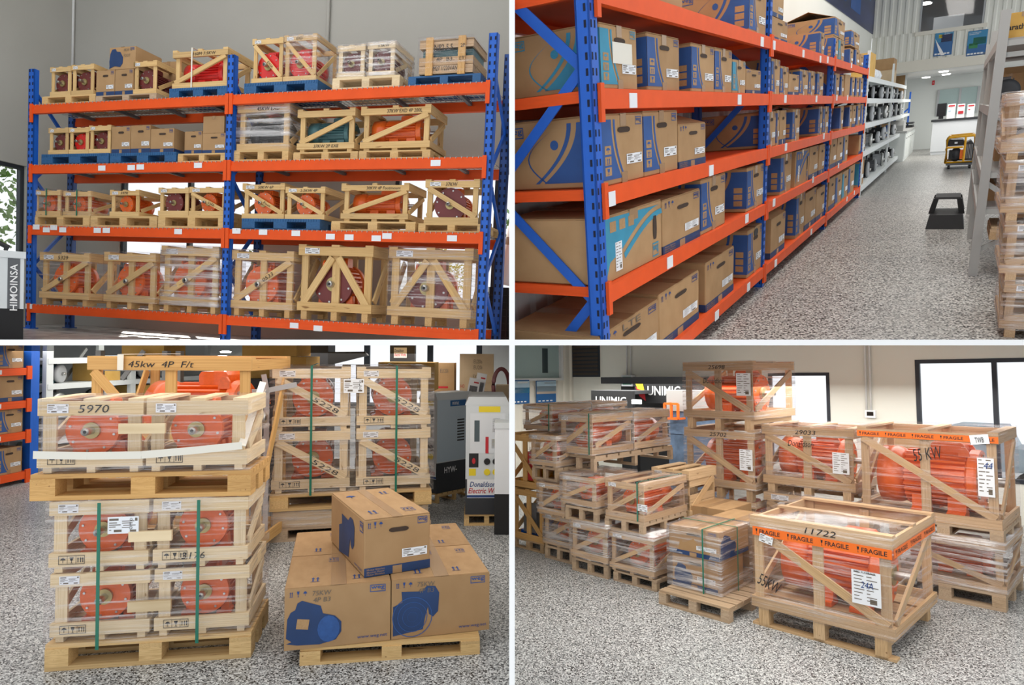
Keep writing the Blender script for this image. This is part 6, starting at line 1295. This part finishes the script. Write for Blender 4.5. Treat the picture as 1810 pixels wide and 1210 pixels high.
sticker(t, F_, a * .08, h - .2, .12, .07, off=.016, turn=-12); words(t, F_, '55KW', a * .06, h * .36, .2, .1, 'ink', .012, -18, .2); words(t, F_, '11722', a * .42, h - .062, .25, .05, 'ink', .004, 0, .2)
# carton pallet
dpal(-2.77, 5.36, .72, .95, 0, .13, 'low timber pallet under the wrapped carton stacks')
def dcart(nx, ny, a, b, z, h, label, st='band', det=1): return carton(Dd, (nx - a / 2, ny + b / 2, z), 0, a, b, h, label, st, det, 'wrapped cartons under the windows', side='R')
dcart(-3.0, 5.60, .48, .5, .133, .315, 'lower front wrapped carton on the low pallet', 'motor'); dcart(-2.97, 5.58, .53, .58, .45, .265, 'upper front wrapped carton with blue foot band', 'band')
dcart(-2.8, 6.22, .6, .5, .133, .58, 'tall rear wrapped carton behind the front carton stack', 'plain'); 
k = [o for o in COL.objects if o.get('label') == 'lower front wrapped carton on the low pallet'][0]; poly(k, 'motor_print', face(.48, .5, .315, 'F'), [(.02 + a_ * .2, .03 + b_ * .25) for a_, b_ in MP1], 'print_navy', .004)
k = [o for o in COL.objects if o.get('label') == 'upper front wrapped carton with blue foot band'][0]; poly(k, 'motor_print', face(.53, .58, .265, 'R'), [(.02 + a_ * .3, .03 + b_ * .24) for a_, b_ in MP1], 'print_navy', .004)
dcart(-3.44, 6.62, .52, .6, .0, .70, 'rear left carton bundle behind the wrapped cartons', 'plain')
t = thing(Dd, 'stretch_film', 'loose stretch film draped over the carton pallet', 'film', (-3.23, 5.86, 0)); film(t, (-.29, -.30, .14), (.29, .33, .725), 'film_heavy', n=8, bulge=.03)
for q, (m_, lb) in enumerate(((MB().box((.1, -.31, .13), (.115, -.308, .73)).box((.1, -.31, .728), (.115, .33, .731)), 'green strap down the left face of the wrapped cartons'), (MB().box((.296, .0, .13), (.298, .015, .73)).box((-.29, .0, .728), (.298, .015, .731)), 'green strap down the right face of the wrapped cartons'))): solo(Dd, 'strap', m_.mesh('strap'), 'strap_green', (-3.23, 5.86, 0), label=lb, cat='strap', group='green straps on the cartons')
# columns of small crates, from the cartons leftwards
dpal(-3.69, 5.63, .54, .75, 0, .11, 'floor pallet of the crate column beside the cartons')
dcrate(-3.71, 5.62, .56, .7, .112, .40, 'bottom crate of the column beside the cartons', skid=0.03, brace='/', wrap='film_heavy', slats=0)
dpal(-3.86, 5.66, .50, .85, .516, .14, 'middle pallet of the crate column beside the cartons')
dcrate(-3.86, 5.68, .50, .84, .658, .38, 'upper crate with green strap beside the cartons', brace='/', wrap='film', strap=(.85,), rail=.17, paper=((.86, .3, .12, .07),))
t = dcrate(-3.85, 6.56, .50, .62, .50, .58, 'boarded pale crate marked 7729 behind the strapped crate', mot=None, kind='closed', mat='pine_mid', wrap=None, txt='7729', brace=None, skid=.05, rail=.16)
dpal(-3.85, 6.56, .5, .62, 0, .13, 'pallet under the boarded crate marked 7729'); dcrate(-3.85, 6.56, .5, .62, .132, .365, 'crate hidden beneath the boarded crate marked 7729', mot=None, slats=0)
ROW = ['bottom', 'middle', 'top']
def column(nx, ny, nm, spec, step=0.0):
    z = 0
    for i, (kind, a, b, h, dx, dy) in enumerate(spec):
        x, y = nx + dx, ny + dy
        if kind == 'p': dpal(x, y, a, b, z, h, f'{["floor", "middle", "upper"][sum(1 for s in spec[:i] if s[0] == "p")]} pallet of the {nm}')
        else:
            n = sum(1 for s in spec[:i] if s[0] != 'p'); tot = sum(1 for s in spec if s[0] != 'p'); lv = (['bottom', 'second', 'third', 'top'][n] if tot > 3 else ROW[n])
            if b > 1.2:
                for q in (0, 1): dcrate(x, y + q * (b / 2 + .01), a, b / 2 - .01, z, h, f'{lv} {("near", "far")[q]} wrapped crate of the {nm}', brace='/', wrap='film_heavy', rail=.17, strap=(.92,) if q == 0 else (), skid=.02)
            else: dcrate(x, y, a, b, z, h, f'{lv} wrapped crate of the {nm}', brace='/', wrap='film_heavy', slats=0, rail=.17, skid=.02)
        z += h + .002
column(-4.29, 5.61, 'second crate column left of the cartons', [('p', .5, .8, .14, 0, 0), ('c', .52, .75, .40, 0, 0), ('p', .46, .8, .16, -.16, .03), ('c', .52, .78, .335, -.18, .04), ('p', .5, 1.7, .19, -.47, .38), ('c', .52, 1.65, .475, -.46, .34)])
column(-4.91, 5.76, 'third crate column left of the cartons', [('p', .44, .8, .15, 0, 0), ('c', .46, .75, .375, 0, 0), ('c', .44, .75, .38, -.05, -.07), ('p', .42, .8, .165, -.25, .03), ('c', .44, .75, .39, -.24, 0), ('c', .5, 1.6, .33, -.57, .29)])
# open amber crates at the left edge
for n_, (z, h) in enumerate(((.12, .62), (.77, .66))):
    dcrate(-5.46 - .06 * n_, 5.86, .55, .7, z, h, ('lower', 'upper')[n_] + ' open amber crate at the far left edge', mot=None, mat='pine_amber', wrap=None, brace='\\', lab=False, midpost=True, rail=.12)
    t = thing(Dd, 'pump_unit', ('blue', 'yellow')[n_] + ' pump set inside the ' + ('lower', 'upper')[n_] + ' open amber crate', 'pump', (-5.74, 6.2, z + .04)); part(t, 'body', FIN, ('rack_blue', 'yellow_paint')[n_], (0, -.2, .2), Matrix.Rotation(math.pi / 2, 3, 'Z'), (.4, .15, .15)); bx(t, 'base', (-.2, -.25, 0), (.2, .25, .05), ('rack_blue', 'yellow_paint')[n_]); bx(t, 'guard', (-.1, -.3, .05), (.12, -.2, .4), ('grey_paint', 'ink_red')[n_])
dpal(-5.46, 5.86, .55, .7, 0, .118, 'pallet under the open amber crates at the far left', 'pine_aged')
# tall stack in the middle
dcrate(-3.62, 7.72, .98, 1.2, .0, .60, 'lowest crate of the tall middle stack', slats=0, lng=True)
dcrate(-3.62, 7.72, .98, 1.22, .602, .86, 'middle crate marked 25702 in the tall stack', lng=True, midpost=True, txt='25702', skid=.14, rail=.11, lab=False, paper=((.80, .45, .17, .26),))
t = dcrate(-3.62, 7.72, .98, 1.24, 1.47, .86, 'highest crate of the tall middle stack with hanging papers', lng=True, midpost=True, txt='25698', skid=.15, rail=.11, lab=False, slats=3, topdir='x', paper=((.78, .52, .19, .28),))
words(t, (Vector((-.49, -.62, 0)), Vector((1, 0, 0)), Vector((0, 0, 1)), 1, 1), 'Donaldson', .30, .60, .3, .07, 'ink', .012, 0, .3)
# crate 29033 and crate 55KW
dcrate(-2.5, 7.8, 1.06, .9, .0, .74, 'lower crate hidden beneath the crate marked 29033', slats=0, lng=True, mot=None)
t = dcrate(-2.5, 7.8, 1.06, .9, .745, .80, 'crate marked 29033 between the tall stack and the 55KW crate', lng=True, midpost=True, txt='29033', skid=.11, rail=.12, lab=False, paper=((.78, .38, .18, .24),))
words(t, (Vector((-.53, -.45, 0)), Vector((1, 0, 0)), Vector((0, 0, 1)), 1, 1), 'Donaldson', .32, .58, .3, .07, 'ink', .012, 0, .3)
dcart(-2.2, 9.4, .5, .4, .75, .76, 'brown carton peeking over the crate marked 29033', 'plain')
dpal(-1.11, 7.37, .95, .95, 0, .155, 'floor pallet under the right edge crates')
dcrate(-1.10, 7.38, .95, .95, .157, .44, 'lower crate on the pallet beneath the 55KW crate', lng=True, rail=.15, wrap='film_heavy', lab=False)
dpal(-1.11, 7.40, .95, .95, .60, .125, 'pallet between the two right edge crates')
t = dcrate(-1.12, 7.42, 1.22, .95, .727, .88, 'large crate marked 55KW with FRAGILE tape at the right', lng=True, midpost=True, rail=.10, lab=False, mlab='large orange motor inside the crate marked 55KW', paper=((.86, .34, .13, .36),), mat='pine_aged', wrap='film_light')
F_ = (Vector((-.61, -.475, 0)), Vector((1, 0, 0)), Vector((0, 0, 1)), 1.22, .88); fragile(t, F_, 0, .80, 1.22, .06, 5); words(t, F_, '55 KW', .42 * 1.22, .60, .26, .12, 'ink', .013, 12, .2); sticker(t, F_, 1.0, .785, .15, .09, off=.016, turn=8, lines=False); words(t, F_, 'TWB', 1.04, .80, .07, .05, 'ink', .02, 8); words(t, F_, '44', 1.1, .56, .07, .06, 'ink_blue', .02, 0, .2)
lamp(Dd, (-2.2, 5.6, 2.0), 4, 3, 80); lamp(Dd, (-4.5, 9.0, 2.02), 7, 2.0, 150, (1, .99, .96))  # added fill under the slab: over the crates, and towards the back wall
# ------------------------------------------------------------------ trim whatever runs into the partitions
def trim():
    h = T / 2 + .001
    side = {'A': (-1, 1), 'B': (1, 1), 'C': (-1, -1), 'D': (1, -1)}
    dead = []
    for o in list(COL.objects):
        r = RM.get(o.name)
        if o.type != 'MESH' or r is None or r.key == 'W': continue
        sx, sz = side[r.key]; M = W[o.name]
        cs = [M @ Vector(c) for c in o.bound_box] if False else None
        vs = o.data.vertices
        if not len(vs): continue
        lo = Vector((1e9,) * 3); hi = -lo
        xs = [v.co for v in vs] if len(vs) < 40 else [Vector(c) for c in _bb(o.data)]
        for c in xs:
            q = M @ c
            for k in range(3): lo[k] = min(lo[k], q[k]); hi[k] = max(hi[k], q[k])
        cut = []
        for ax, s, org in ((0, sx, 0.0), (2, sz, CZ)):
            a = (lo[ax] - org) * s; b = (hi[ax] - org) * s
            if max(a, b) < h: cut = None; break
            if min(a, b) < h: n = Vector((0, 0, 0)); n[ax] = s; c = Vector((0, 0, 0)); c[ax] = org + s * h; cut.append((c, n))
        if cut is None: dead.append(o); continue
        if cut:
            me = o.data.copy(); b = bmesh.new(); b.from_mesh(me); b.transform(M)
            for c, n in cut: bmesh.ops.bisect_plane(b, geom=b.verts[:] + b.edges[:] + b.faces[:], plane_co=c, plane_no=n, clear_inner=True)
            b.transform(M.inverted()); b.to_mesh(me)
            if not b.verts: dead.append(o)
            b.free(); mt = o.material_slots[0].material; o.data = me; o.material_slots[0].link = 'OBJECT'; o.material_slots[0].material = mt
    ds = set(o.name for o in dead)
    def gone(o):
        for ch in list(o.children): gone(ch)
        bpy.data.objects.remove(o)
    for n in list(ds):
        o = bpy.data.objects.get(n)
        if o: gone(o)
    for o in list(COL.objects):
        if o.type == 'EMPTY' and not o.children: bpy.data.objects.remove(o)
_bc = {}
def _bb(me):
    if me.name not in _bc:
        xs = [v.co for v in me.vertices]; a = [min(v[k] for v in xs) for k in range(3)]; b = [max(v[k] for v in xs) for k in range(3)]
        _bc[me.name] = [(x, y, z) for x in (a[0], b[0]) for y in (a[1], b[1]) for z in (a[2], b[2])]
    return _bc[me.name]
trim()
